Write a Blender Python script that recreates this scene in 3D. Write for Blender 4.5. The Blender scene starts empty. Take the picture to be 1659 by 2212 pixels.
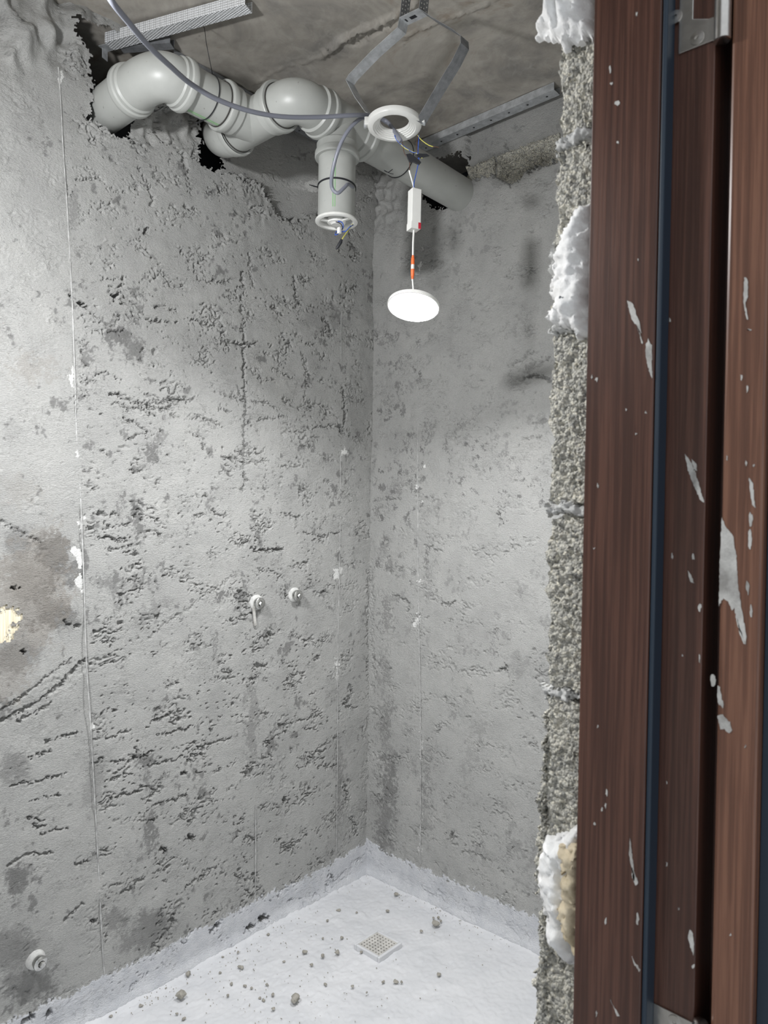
import bpy, bmesh, math, random
import numpy as np
from mathutils import Vector, Matrix

# ------------------------------------------------------------------ camera
W, H = 1659, 2212
YAW, PITCH, ROLL, F = math.radians(41.617), math.radians(0.2638), math.radians(0.6407), 1543.0
CAM = np.array([-1.9364, -1.7857, 1.3112])
fw = np.array([math.cos(PITCH)*math.cos(YAW), math.cos(PITCH)*math.sin(YAW), math.sin(PITCH)])
r0 = np.array([math.sin(YAW), -math.cos(YAW), 0.0]); u0 = np.cross(r0, fw)
rt = r0*math.cos(ROLL) + u0*math.sin(ROLL); up = -r0*math.sin(ROLL) + u0*math.cos(ROLL)

scene = bpy.context.scene
COL = scene.collection
cd = bpy.data.cameras.new('camera'); cam = bpy.data.objects.new('camera', cd); COL.objects.link(cam)
cd.sensor_fit = 'VERTICAL'; cd.sensor_height = 36.0; cd.sensor_width = 27.0
cd.lens = 36.0*F/H; cd.clip_start = 0.02
M = Matrix(((rt[0], up[0], -fw[0], CAM[0]), (rt[1], up[1], -fw[1], CAM[1]), (rt[2], up[2], -fw[2], CAM[2]), (0, 0, 0, 1)))
cam.matrix_world = M
cd.dof.use_dof = True; cd.dof.focus_distance = 2.2; cd.dof.aperture_fstop = cd.lens/2.2
scene.camera = cam

# ------------------------------------------------------------------ light / exposure
wd = bpy.data.worlds.new('world'); scene.world = wd; wd.use_nodes = True
bg = wd.node_tree.nodes['Background']; bg.inputs[0].default_value = (0.90, 0.95, 1.0, 1); bg.inputs[1].default_value = 0.72
LED_POWER = 330.0          # radiance of the LED discs (the room's own lamps)
LED_POWER_2 = 470.0
scene.view_settings.view_transform = 'Standard'; scene.view_settings.look = 'None'
scene.view_settings.gamma = 1.0; scene.view_settings.exposure = 0.40
scene.view_settings.use_curve_mapping = False

# ------------------------------------------------------------------ helpers
def ray(px, py):
    a = (px - W/2)/F; b = -(py - H/2)/F
    return fw + a*rt + b*up
def at_d(px, py, d): return Vector(CAM + ray(px, py)*d)
def at_plane(px, py, axis, val):
    r = ray(px, py); t = (val - CAM[axis])/r[axis]
    return Vector(CAM + r*t)
def to_px(P):
    d = P - CAM; z = d @ fw
    z = np.where(z < 0.05, 0.05, z)
    return W/2 + F*(d @ rt)/z, H/2 - F*(d @ up)/z

def link(name, mesh, mat=None, parent=None):
    o = bpy.data.objects.new(name, mesh); COL.objects.link(o)
    if mat is not None: mesh.materials.append(mat)
    if parent is not None: o.parent = parent
    return o
def tag(o, label=None, cat=None, group=None, kind=None):
    if label: o['label'] = label
    if cat: o['category'] = cat
    if group: o['group'] = group
    if kind: o['kind'] = kind
    return o
def empty(name, loc=(0, 0, 0), label=None, cat=None, group=None, kind=None):
    o = bpy.data.objects.new(name, None); COL.objects.link(o); o.location = loc; o.empty_display_size = 0.05
    return tag(o, label, cat, group, kind)

class MB:
    """collects vertices and faces of one mesh (world coordinates; origin given at build)"""
    def __init__(s): s.v = []; s.f = []
    def add(s, vs, fs):
        n = len(s.v); s.v += [tuple(v) for v in vs]; s.f += [tuple(i+n for i in f) for f in fs]; return s
    def box(s, a, b):
        x0, y0, z0 = a; x1, y1, z1 = b
        return s.add([(x0,y0,z0),(x1,y0,z0),(x1,y1,z0),(x0,y1,z0),(x0,y0,z1),(x1,y0,z1),(x1,y1,z1),(x0,y1,z1)],
                     [(0,3,2,1),(4,5,6,7),(0,1,5,4),(1,2,6,5),(2,3,7,6),(3,0,4,7)])
    def obox(s, c, ax, ay, az):
        c = Vector(c); ax = Vector(ax); ay = Vector(ay); az = Vector(az)
        vs = [c+sx*ax+sy*ay+sz*az for sz in (-1,1) for sx,sy in ((-1,-1),(1,-1),(1,1),(-1,1))]
        return s.add(vs, [(0,3,2,1),(4,5,6,7),(0,1,5,4),(1,2,6,5),(2,3,7,6),(3,0,4,7)])
    def sweep(s, pts, radii, n=24, cap=True):
        pts = [Vector(p) for p in pts]
        if not hasattr(radii, '__len__'): radii = [radii]*len(pts)
        def tang(i):
            a = pts[max(i-1,0)]; b = pts[min(i+1,len(pts)-1)]; t = b-a
            if t.length < 1e-7: t = pts[-1]-pts[0]
            return t.normalized()
        t = tang(0); ref = Vector((0,0,1)) if abs(t.z) < .9 else Vector((1,0,0))
        nrm = (ref - t*ref.dot(t)).normalized()
        rings = []
        for i, p in enumerate(pts):
            t = tang(i); nrm = (nrm - t*nrm.dot(t)).normalized(); b = t.cross(nrm)
            rings.append([p + radii[i]*(math.cos(2*math.pi*k/n)*nrm + math.sin(2*math.pi*k/n)*b) for k in range(n)])
        vs = [v for r in rings for v in r]; fs = []
        for i in range(len(pts)-1):
            for k in range(n):
                a = i*n+k; c = i*n+(k+1) % n; fs.append((a, c, c+n, a+n))
        if cap: fs.append(tuple(range(n-1,-1,-1))); fs.append(tuple(range((len(pts)-1)*n, len(pts)*n)))
        return s.add(vs, fs)
    def lathe(s, prof, c, axis, n=40, close=False):
        c = Vector(c); q = Vector((0,0,1)).rotation_difference(Vector(axis).normalized())
        vs = []; fs = []; m = len(prof)
        for (r, z) in prof:
            for k in range(n):
                a = 2*math.pi*k/n; vs.append(c + q @ Vector((r*math.cos(a), r*math.sin(a), z)))
        for i in range(m-1 + (1 if close else 0)):
            for k in range(n):
                i2 = (i+1) % m; fs.append((i*n+k, i*n+(k+1) % n, i2*n+(k+1) % n, i2*n+k))
        return s.add(vs, fs)
    def ribbon(s, pts, wvec, thick, nvec=None):
        """flat strap along pts, width vector wvec (full width), with thickness"""
        pts = [Vector(p) for p in pts]; wv = Vector(wvec); n = len(pts); vs = []; fs = []
        for i, p in enumerate(pts):
            t = (pts[min(i+1,n-1)]-pts[max(i-1,0)]).normalized(); nn = t.cross(wv).normalized()*thick/2
            vs += [p-wv/2-nn, p+wv/2-nn, p+wv/2+nn, p-wv/2+nn]
        for i in range(n-1):
            a = 4*i
            for k in range(4): fs.append((a+k, a+(k+1) % 4, a+4+(k+1) % 4, a+4+k))
        fs += [(3,2,1,0), tuple(4*(n-1)+k for k in range(4))]
        return s.add(vs, fs)
    def prism(s, poly, ext):
        poly = [Vector(p) for p in poly]; e = Vector(ext); n = len(poly)
        vs = poly + [p+e for p in poly]
        fs = [tuple(range(n-1,-1,-1)), tuple(range(n, 2*n))] + [(i, (i+1) % n, n+(i+1) % n, n+i) for i in range(n)]
        return s.add(vs, fs)
    def build(s, name, mat, parent=None, smooth=False, bevel=0, angle=None):
        me = bpy.data.meshes.new(name)
        off = Vector((0,0,0))
        if parent is not None:
            q = parent
            while q is not None: off = off + q.location; q = q.parent
        if parent is None:
            a = np.array(s.v); off = Vector(((a[:,0].min()+a[:,0].max())/2, (a[:,1].min()+a[:,1].max())/2, a[:,2].min()))
            loc = off
        else: loc = None
        me.from_pydata([tuple(Vector(v)-off) for v in s.v], [], s.f)
        bm = bmesh.new(); bm.from_mesh(me); bmesh.ops.recalc_face_normals(bm, faces=bm.faces); bm.to_mesh(me); bm.free()
        if smooth:
            me.polygons.foreach_set('use_smooth', [True]*len(me.polygons))
            me.set_sharp_from_angle(angle=math.radians(angle or 40))
        o = link(name, me, mat, parent)
        if loc is not None: o.location = loc
        if bevel:
            b = o.modifiers.new('bevel', 'BEVEL'); b.width = bevel; b.segments = 2; b.limit_method = 'ANGLE'
        return o

def bez(p0, p1, p2, n=10):
    p0, p1, p2 = Vector(p0), Vector(p1), Vector(p2)
    return [p0*(1-t)**2 + p1*2*t*(1-t) + p2*t*t for t in [i/n for i in range(n+1)]]
def spline(pts, n=8):
    pts = [Vector(p) for p in pts]; P = [2*pts[0]-pts[1]] + pts + [2*pts[-1]-pts[-2]]; out = []
    for i in range(1, len(P)-2):
        a, b, c, d = P[i-1], P[i], P[i+1], P[i+2]
        for k in range(n):
            t = k/n
            out.append(0.5*((2*b) + (c-a)*t + (2*a-5*b+4*c-d)*t*t + (3*b-a-3*c+d)*t**3))
    return out + [pts[-1]]

# ------------------------------------------------------------------ materials
def mat(name, color, rough=0.6, metal=0.0, spec=0.5):
    m = bpy.data.materials.new(name); m.use_nodes = True; b = m.node_tree.nodes['Principled BSDF']
    b.inputs['Base Color'].default_value = (*color, 1); b.inputs['Roughness'].default_value = rough
    b.inputs['Metallic'].default_value = metal; b.inputs['Specular IOR Level'].default_value = spec
    return m
class N:
    def __init__(s, m): s.t = m.node_tree; s.b = s.t.nodes['Principled BSDF']
    def new(s, k, **p):
        n = s.t.nodes.new(k)
        for a, b in p.items(): setattr(n, a, b)
        return n
    def l(s, a, b): s.t.links.new(a, b)
    def coord(s, scale=(1,1,1)):
        c = s.new('ShaderNodeTexCoord'); mp = s.new('ShaderNodeMapping'); mp.inputs['Scale'].default_value = scale
        s.l(c.outputs['Object'], mp.inputs['Vector']); return mp.outputs['Vector']
    def noise(s, vec, scale, detail=4, rough=0.6, dist=0.0):
        n = s.new('ShaderNodeTexNoise'); n.inputs['Scale'].default_value = scale; n.inputs['Detail'].default_value = detail
        n.inputs['Roughness'].default_value = rough; n.inputs['Distortion'].default_value = dist; s.l(vec, n.inputs['Vector']); return n.outputs['Fac']
    def ramp(s, fac, stops):
        r = s.new('ShaderNodeValToRGB'); cr = r.color_ramp
        while len(cr.elements) < len(stops): cr.elements.new(0.5)
        for e, (p, c) in zip(cr.elements, stops): e.position = p; e.color = (*c, 1) if len(c) == 3 else c
        s.l(fac, r.inputs['Fac']); return r.outputs['Color']
    def mix(s, fac, a, b, mode='MIX'):
        n = s.new('ShaderNodeMix', data_type='RGBA', blend_type=mode)
        for i, v in ((0, fac), (6, a), (7, b)):
            if isinstance(v, (int, float)): n.inputs[i].default_value = v
            elif isinstance(v, tuple): n.inputs[i].default_value = (*v, 1)
            else: s.l(v, n.inputs[i])
        return n.outputs[2]
    def math(s, op, a, b=0.0):
        n = s.new('ShaderNodeMath', operation=op)
        for i, v in ((0, a), (1, b)):
            if isinstance(v, (int, float)): n.inputs[i].default_value = v
            else: s.l(v, n.inputs[i])
        return n.outputs[0]
    def bump(s, h, strength=0.5, dist=0.001, prev=None):
        n = s.new('ShaderNodeBump'); n.inputs['Strength'].default_value = strength; n.inputs['Distance'].default_value = dist
        s.l(h, n.inputs['Height'])
        if prev is not None: s.l(prev, n.inputs['Normal'])
        s.l(n.outputs['Normal'], s.b.inputs['Normal']); return n.outputs['Normal']

def plaster_material():
    m = mat('cement_plaster', (0.4, 0.4, 0.39), 0.92, 0, 0.2); n = N(m); v = n.coord()
    at = n.new('ShaderNodeAttribute', attribute_name='mask'); sp = n.new('ShaderNodeSeparateColor'); n.l(at.outputs['Color'], sp.inputs[0])
    damp, paint, warm, smear = sp.outputs[0], sp.outputs[1], sp.outputs[2], at.outputs['Alpha']
    base = n.ramp(n.noise(v, 5.5, 8, 0.62, 0.4), [(0.25, (0.385, 0.385, 0.375)), (0.5, (0.45, 0.45, 0.437)), (0.75, (0.50, 0.497, 0.48))])
    vs = n.coord((1, 1, 2.1))
    grain = n.noise(vs, 185, 4, 0.7)
    fine = n.ramp(grain, [(0.3, (0.86, 0.86, 0.86)), (0.65, (1.05, 1.05, 1.05))])
    c = n.mix(1.0, base, fine, 'MULTIPLY')
    brk = n.noise(v, 120, 3, 0.7)
    def edge(a, w=0.5, lo=0.3, hi=0.7):
        q = n.math('ADD', a, n.math('MULTIPLY', n.math('SUBTRACT', brk, 0.5), w))
        r = n.new('ShaderNodeMapRange'); r.inputs[1].default_value = lo; r.inputs[2].default_value = hi; n.l(q, r.inputs[0]); return r.outputs[0]
    c = n.mix(n.math('MULTIPLY', edge(damp, 0.35, 0.05, 0.85), 0.9), c, (0.19, 0.19, 0.185))
    c = n.mix(n.math('MULTIPLY', warm, 0.6), c, (0.27, 0.235, 0.195))
    c = n.mix(edge(smear), c, (0.80, 0.80, 0.78))
    white = n.ramp(n.noise(v, 25, 6, 0.65), [(0.3, (0.60, 0.615, 0.65)), (0.6, (0.72, 0.73, 0.755))])
    c = n.mix(edge(paint, 0.6), c, white)
    n.l(c, n.b.inputs['Base Color'])
    b1 = n.bump(grain, 1.0, 0.0052)
    # hairline tears: narrow valleys of a stretched noise, only in torn areas
    tv = n.coord((1, 1, 3.6)); tn = n.noise(tv, 22, 6, 0.6, 0.15)
    valley = n.new('ShaderNodeMapRange'); valley.inputs[1].default_value = 0.0; valley.inputs[2].default_value = 0.022; n.l(n.math('ABSOLUTE', n.math('SUBTRACT', tn, 0.5)), valley.inputs[0])
    gate = n.new('ShaderNodeMapRange'); gate.inputs[1].default_value = 0.50; gate.inputs[2].default_value = 0.62; n.l(n.noise(v, 9, 5, 0.65), gate.inputs[0])
    inv = n.math('MULTIPLY', n.math('SUBTRACT', valley.outputs[0], 1.0), gate.outputs[0])
    n.bump(inv, 0.55, 0.003, b1)
    return m
def floor_material():
    m = mat('white_floor_coat', (0.8, 0.82, 0.85), 0.55, 0, 0.35); n = N(m); v = n.coord()
    c = n.ramp(n.noise(v, 7, 7, 0.6, 0.3), [(0.3, (0.58, 0.59, 0.61)), (0.65, (0.665, 0.67, 0.685))])
    c = n.mix(n.ramp(n.noise(v, 60, 4, 0.7), [(0.62, (0, 0, 0)), (0.75, (0.22, 0.22, 0.22))]), c, (0.50, 0.51, 0.53))
    n.l(c, n.b.inputs['Base Color']); n.bump(n.noise(v, 180, 4, 0.6), 0.35, 0.0012)
    return m
def ceiling_material():
    m = mat('slab_concrete', (0.3, 0.28, 0.26), 0.85, 0, 0.25); n = N(m); v = n.coord()
    c = n.ramp(n.noise(v, 3.2, 9, 0.65, 0.8), [(0.36, (0.235, 0.225, 0.21)), (0.47, (0.33, 0.308, 0.275)), (0.55, (0.40, 0.375, 0.335)), (0.64, (0.29, 0.25, 0.205))])
    c = n.mix(n.ramp(n.noise(v, 16, 6, 0.7, 1.0), [(0.48, (0, 0, 0)), (0.72, (0.6, 0.6, 0.6))]), c, (0.45, 0.43, 0.39))
    c = n.mix(n.ramp(n.noise(v, 34, 4, 0.6), [(0.66, (0, 0, 0)), (0.76, (0.45, 0.45, 0.45))]), c, (0.13, 0.125, 0.12))
    n.l(c, n.b.inputs['Base Color']); n.bump(n.noise(v, 60, 6, 0.6), 0.2, 0.002)
    return m
def block_material():
    m = mat('aggregate_block', (0.4, 0.39, 0.35), 0.95, 0, 0.15); n = N(m); v = n.coord()
    vo = n.new('ShaderNodeTexVoronoi'); vo.inputs['Scale'].default_value = 290; n.l(v, vo.inputs['Vector'])
    sep = n.new('ShaderNodeSeparateColor'); n.l(vo.outputs['Color'], sep.inputs[0])
    c = n.ramp(sep.outputs[0], [(0.0, (0.19, 0.19, 0.18)), (0.3, (0.44, 0.43, 0.385)), (0.7, (0.65, 0.63, 0.545)), (1.0, (0.80, 0.75, 0.61))])
    c = n.mix(0.35, c, n.ramp(n.noise(v, 40, 5, 0.6), [(0.3, (0.40, 0.40, 0.38)), (0.7, (0.66, 0.64, 0.57))]))
    n.l(c, n.b.inputs['Base Color'])
    b = n.bump(vo.outputs['Distance'], 0.9, -0.005)
    n.bump(n.noise(v, 350, 3, 0.6), 0.5, 0.002, b)
    return m
def wood_material(name, c0, c1, rough=0.34):
    m = mat(name, c1, rough, 0, 0.5); n = N(m)
    g = n.noise(n.coord((230, 230, 4.0)), 1.0, 5, 0.65, 0.25)
    g2 = n.noise(n.coord((26, 26, 0.7)), 1.0, 3, 0.5, 0.6)
    c = n.ramp(g, [(0.36, tuple(x*0.75 for x in c0)), (0.46, c0), (0.60, c1)])
    c = n.mix(n.math('MULTIPLY', g2, 0.3), c, tuple(x*1.3 for x in c1))
    n.l(c, n.b.inputs['Base Color']); n.bump(g, 0.25, 0.0006)
    return m
def metal_material(name, color, rough, dirt=0.3, met=1.0):
    m = mat(name, color, rough, met); n = N(m); v = n.coord()
    c = n.ramp(n.noise(v, 45, 6, 0.65), [(0.35, tuple(x*(1-dirt) for x in color)), (0.65, color)])
    n.l(c, n.b.inputs['Base Color']); n.bump(n.noise(v, 90, 3, 0.5), 0.15, 0.001)
    return m
def plastic_material(name, color, rough=0.4, speck=True):
    m = mat(name, color, rough); n = N(m); v = n.coord()
    c = n.ramp(n.noise(v, 9, 6, 0.6), [(0.3, tuple(x*0.86 for x in color)), (0.65, color)])
    if speck: c = n.mix(n.ramp(n.noise(v, 70, 3, 0.55), [(0.71, (0, 0, 0)), (0.76, (0.8, 0.8, 0.8))]), c, (0.18, 0.17, 0.16))
    n.l(c, n.b.inputs['Base Color']); return m
def foam_material(name, c0, c1):
    m = mat(name, c1, 0.9, 0, 0.2); n = N(m); v = n.coord()
    c = n.ramp(n.noise(v, 30, 6, 0.65), [(0.35, c0), (0.6, c1)]); n.l(c, n.b.inputs['Base Color'])
    b = n.bump(n.noise(v, 80, 5, 0.65, 0.6), 0.45, 0.0025); n.bump(n.noise(v, 400, 2, 0.5), 0.4, 0.001, b)
    return m

MP = plaster_material(); MF = floor_material(); MC = ceiling_material(); MBK = block_material()
WOOD = wood_material('brown_wood_film', (0.045, 0.0185, 0.0125), (0.090, 0.040, 0.027))
WOODL = wood_material('brown_wood_leaf', (0.100, 0.043, 0.026), (0.175, 0.082, 0.050))
GASK = mat('rubber_gasket', (0.009, 0.021, 0.037), 0.5)
GALV = metal_material('galvanised_steel', (0.60, 0.62, 0.64), 0.5, 0.35, 0.45)
GALVD = metal_material('dull_steel_strap', (0.30, 0.31, 0.325), 0.55, 0.4, 0.4)
HINGE = metal_material('nickel_hinge', (0.60, 0.58, 0.55), 0.26, 0.2)
PVC = plastic_material('grey_white_pipe', (0.41, 0.42, 0.40), 0.4)
WHITE = plastic_material('white_plastic', (0.78, 0.78, 0.75), 0.35, False)
GREEN = mat('green_print', (0.22, 0.42, 0.20), 0.5)
SEAL = mat('rubber_seal', (0.035, 0.033, 0.03), 0.7)
CABLE = mat('grey_cable', (0.20, 0.21, 0.25), 0.35)
BLK = mat('black_plastic', (0.015, 0.016, 0.02), 0.5)
BLUE = mat('blue_wire', (0.03, 0.09, 0.42), 0.4)
BROWNW = mat('brown_wire', (0.09, 0.045, 0.03), 0.5)
YEL = mat('yellow_wire', (0.62, 0.58, 0.10), 0.45)
ORANGE = mat('orange_rubber', (0.85, 0.16, 0.04), 0.5)
RED = mat('red_print', (0.50, 0.02, 0.04), 0.5)
FOAM = foam_material('white_foam', (0.74, 0.73, 0.71), (0.84, 0.84, 0.83))
FOAMT = foam_material('tan_cut_foam', (0.45, 0.38, 0.26), (0.66, 0.57, 0.42))
MORT = foam_material('pale_mortar', (0.42, 0.42, 0.41), (0.62, 0.62, 0.60))
SMEAR = foam_material('dried_plaster_smear', (0.26, 0.25, 0.235), (0.52, 0.51, 0.485))
CHIP = foam_material('mortar_chip', (0.24, 0.23, 0.20), (0.42, 0.40, 0.36))
CHROME = metal_material('chrome_plug', (0.72, 0.72, 0.70), 0.25, 0.4)
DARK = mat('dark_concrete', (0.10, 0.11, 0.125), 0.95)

# ------------------------------------------------------------------ noise fields
def band(shape, dx, lx, lz, bw=0.5, seed=0):
    g = np.random.default_rng(seed); w = g.standard_normal(shape)
    kx = np.fft.fftfreq(shape[1], dx)[None, :]*lx; kz = np.fft.fftfreq(shape[0], dx)[:, None]*lz
    k = np.sqrt(kx**2+kz**2)+1e-9
    f = np.exp(-(np.log(k))**2/(2*bw*bw)); q = np.fft.ifft2(np.fft.fft2(w)*f).real
    return q/q.std()
def fbm(shape, dx, lmax, a=1.6, seed=0):
    g = np.random.default_rng(seed); w = g.standard_normal(shape)
    kx = np.fft.fftfreq(shape[1], dx)[None, :]; kz = np.fft.fftfreq(shape[0], dx)[:, None]
    k = np.sqrt(kx**2+kz**2); f = 1.0/(k + 1.0/lmax)**a; f[0, 0] = 0
    q = np.fft.ifft2(np.fft.fft2(w)*f).real
    return q/q.std()
def sst(x, a, b):
    t = np.clip((x-a)/(b-a), 0, 1); return t*t*(3-2*t)
def remap(A, DI, DJ):
    n, m = A.shape; I, J = np.mgrid[0:n, 0:m]; y = np.clip(I+DI, 0, n-1.001); x = np.clip(J+DJ, 0, m-1.001)
    i = y.astype(int); j = x.astype(int); fy = y-i; fx = x-j
    return A[i, j]*(1-fy)*(1-fx)+A[i+1, j]*fy*(1-fx)+A[i, j+1]*(1-fy)*fx+A[i+1, j+1]*fy*fx
def in_poly(X, Y, poly):
    r = np.zeros(X.shape, bool); n = len(poly)
    for i in range(n):
        x0, y0 = poly[i]; x1, y1 = poly[(i+1) % n]
        if y0 == y1: continue
        c = ((y0 > Y) != (y1 > Y)) & (X < (x1-x0)*(Y-y0)/(y1-y0)+x0); r ^= c
    return r
def pdist(X, Y, line):
    d = np.full(X.shape, 1e9)
    for (x0, y0), (x1, y1) in zip(line[:-1], line[1:]):
        vx, vy = x1-x0, y1-y0; t = np.clip(((X-x0)*vx+(Y-y0)*vy)/(vx*vx+vy*vy+1e-9), 0, 1)
        d = np.minimum(d, np.hypot(X-x0-t*vx, Y-y0-t*vy))
    return d
def local(PX, PY, line, pad):
    xs = [p[0] for p in line]; ys = [p[1] for p in line]
    return np.nonzero((PX > min(xs)-pad) & (PX < max(xs)+pad) & (PY > min(ys)-pad) & (PY < max(ys)+pad))

def grid_object(name, V, keep=None, masks=None, material=None, parent=None, flip=False):
    nr, nc = V.shape[:2]
    idx = np.arange(nr*nc).reshape(nr, nc)
    a, b, c, d = idx[:-1, :-1], idx[:-1, 1:], idx[1:, 1:], idx[1:, :-1]
    q = np.stack([a, d, c, b] if flip else [a, b, c, d], -1).reshape(-1, 4)
    if keep is not None:
        kf = (keep[:-1, :-1] & keep[:-1, 1:] & keep[1:, 1:] & keep[1:, :-1]).reshape(-1); q = q[kf]
    me = bpy.data.meshes.new(name); nv = nr*nc
    me.vertices.add(nv); me.vertices.foreach_set('co', V.reshape(-1).astype(np.float32))
    me.loops.add(q.size); me.loops.foreach_set('vertex_index', q.reshape(-1).astype(np.int32))
    me.polygons.add(len(q)); me.polygons.foreach_set('loop_start', (np.arange(len(q))*4).astype(np.int32))
    me.polygons.foreach_set('loop_total', np.full(len(q), 4, np.int32))
    me.polygons.foreach_set('use_smooth', np.ones(len(q), bool)); me.update(calc_edges=True)
    if masks is not None:
        at = me.attributes.new('mask', 'FLOAT_COLOR', 'POINT'); at.data.foreach_set('color', masks.reshape(-1).astype(np.float32))
    return link(name, me, material, parent)

DX = 0.0025
CEIL = 2.60
def wall_fields(nz, nx, seed):
    sh = (nz, nx)
    big = fbm(sh, DX, 0.5, 2.3, seed)*0.0030
    warp_i = band(sh, DX, 0.05, 0.05, 0.5, seed+1)*2.0; warp_j = band(sh, DX, 0.05, 0.05, 0.5, seed+2)*2.0
    n1 = remap(band(sh, DX, 0.15, 0.036, 0.45, seed+3), warp_i, warp_j)
    cl = band(sh, DX, 0.22, 0.13, 0.5, seed+4); g1 = band(sh, DX, 0.045, 0.03, 0.5, seed+5)
    gate = sst(0.85*cl+0.6*g1, 0.75, 1.5)
    crack = sst(gate*0.34-np.abs(n1), 0.0, 0.22)
    n2 = remap(band(sh, DX, 0.10, 0.026, 0.45, seed+6), warp_i, warp_j)
    gate2 = sst(cl*0.9+0.55*band(sh, DX, 0.08, 0.035, 0.5, seed+7), 0.45, 1.5)
    crack2 = sst(gate2*0.40-np.abs(n2), 0.0, 0.30)
    rough = sst(cl+0.6*band(sh, DX, 0.12, 0.1, 0.6, seed+8), -0.3, 1.3)
    peb = remap(band(sh, DX, 0.022, 0.012, 0.45, seed+9), warp_i, warp_j)
    pit = sst(band(sh, DX, 0.024, 0.014, 0.4, seed+10)+0.5*band(sh, DX, 0.2, 0.2, 0.5, seed+12), 2.5, 2.9)
    fine = band(sh, DX, 0.011, 0.0065, 0.4, seed+11)
    tear = 0.011*crack + 0.0060*crack2 + 0.006*pit
    h = big + rough*peb*0.00065 + fine*0.00016
    # patchy dampness with shapes of its own
    damp = sst(fbm(sh, DX, 0.12, 1.7, seed+20)+0.3*band(sh, DX, 0.03, 0.05, 0.5, seed+21), 1.35, 2.3)*0.75
    return h, damp, tear

def paint_lines(h, PX, PY, J, items):
    for line, wpx, depth in items:
        I = local(PX, PY, line, 30)
        d = pdist(PX[I]+J[0][I]*2.5, PY[I]+J[1][I]*2.5, line)
        wv = np.maximum(wpx*(1+0.45*J[2][I]), 0.3); h[I] -= depth*1.2*sst(1.25-d/wv, 0, 0.7)
def paint_blobs(A, PX, PY, J, items, jit=7, soft=0.75):
    for (x, y, rx, ry, ang, val) in items:
        R = max(rx, ry)*1.6+20; I = local(PX, PY, [(x, y), (x, y)], R)
        dx = PX[I]+J[0][I]*jit-x; dy = PY[I]+J[1][I]*jit-y; c, s = math.cos(ang), math.sin(ang)
        q = np.hypot((dx*c+dy*s)/rx, (-dx*s+dy*c)/ry)
        A[I] = np.maximum(A[I], val*(1-sst(q, soft, 1.15)))

def coarse_axis(a0, a1, far):
    return np.concatenate([np.linspace(far, a0, 14)[:-1], np.arange(a0, a1+0.022, DX)])

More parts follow.
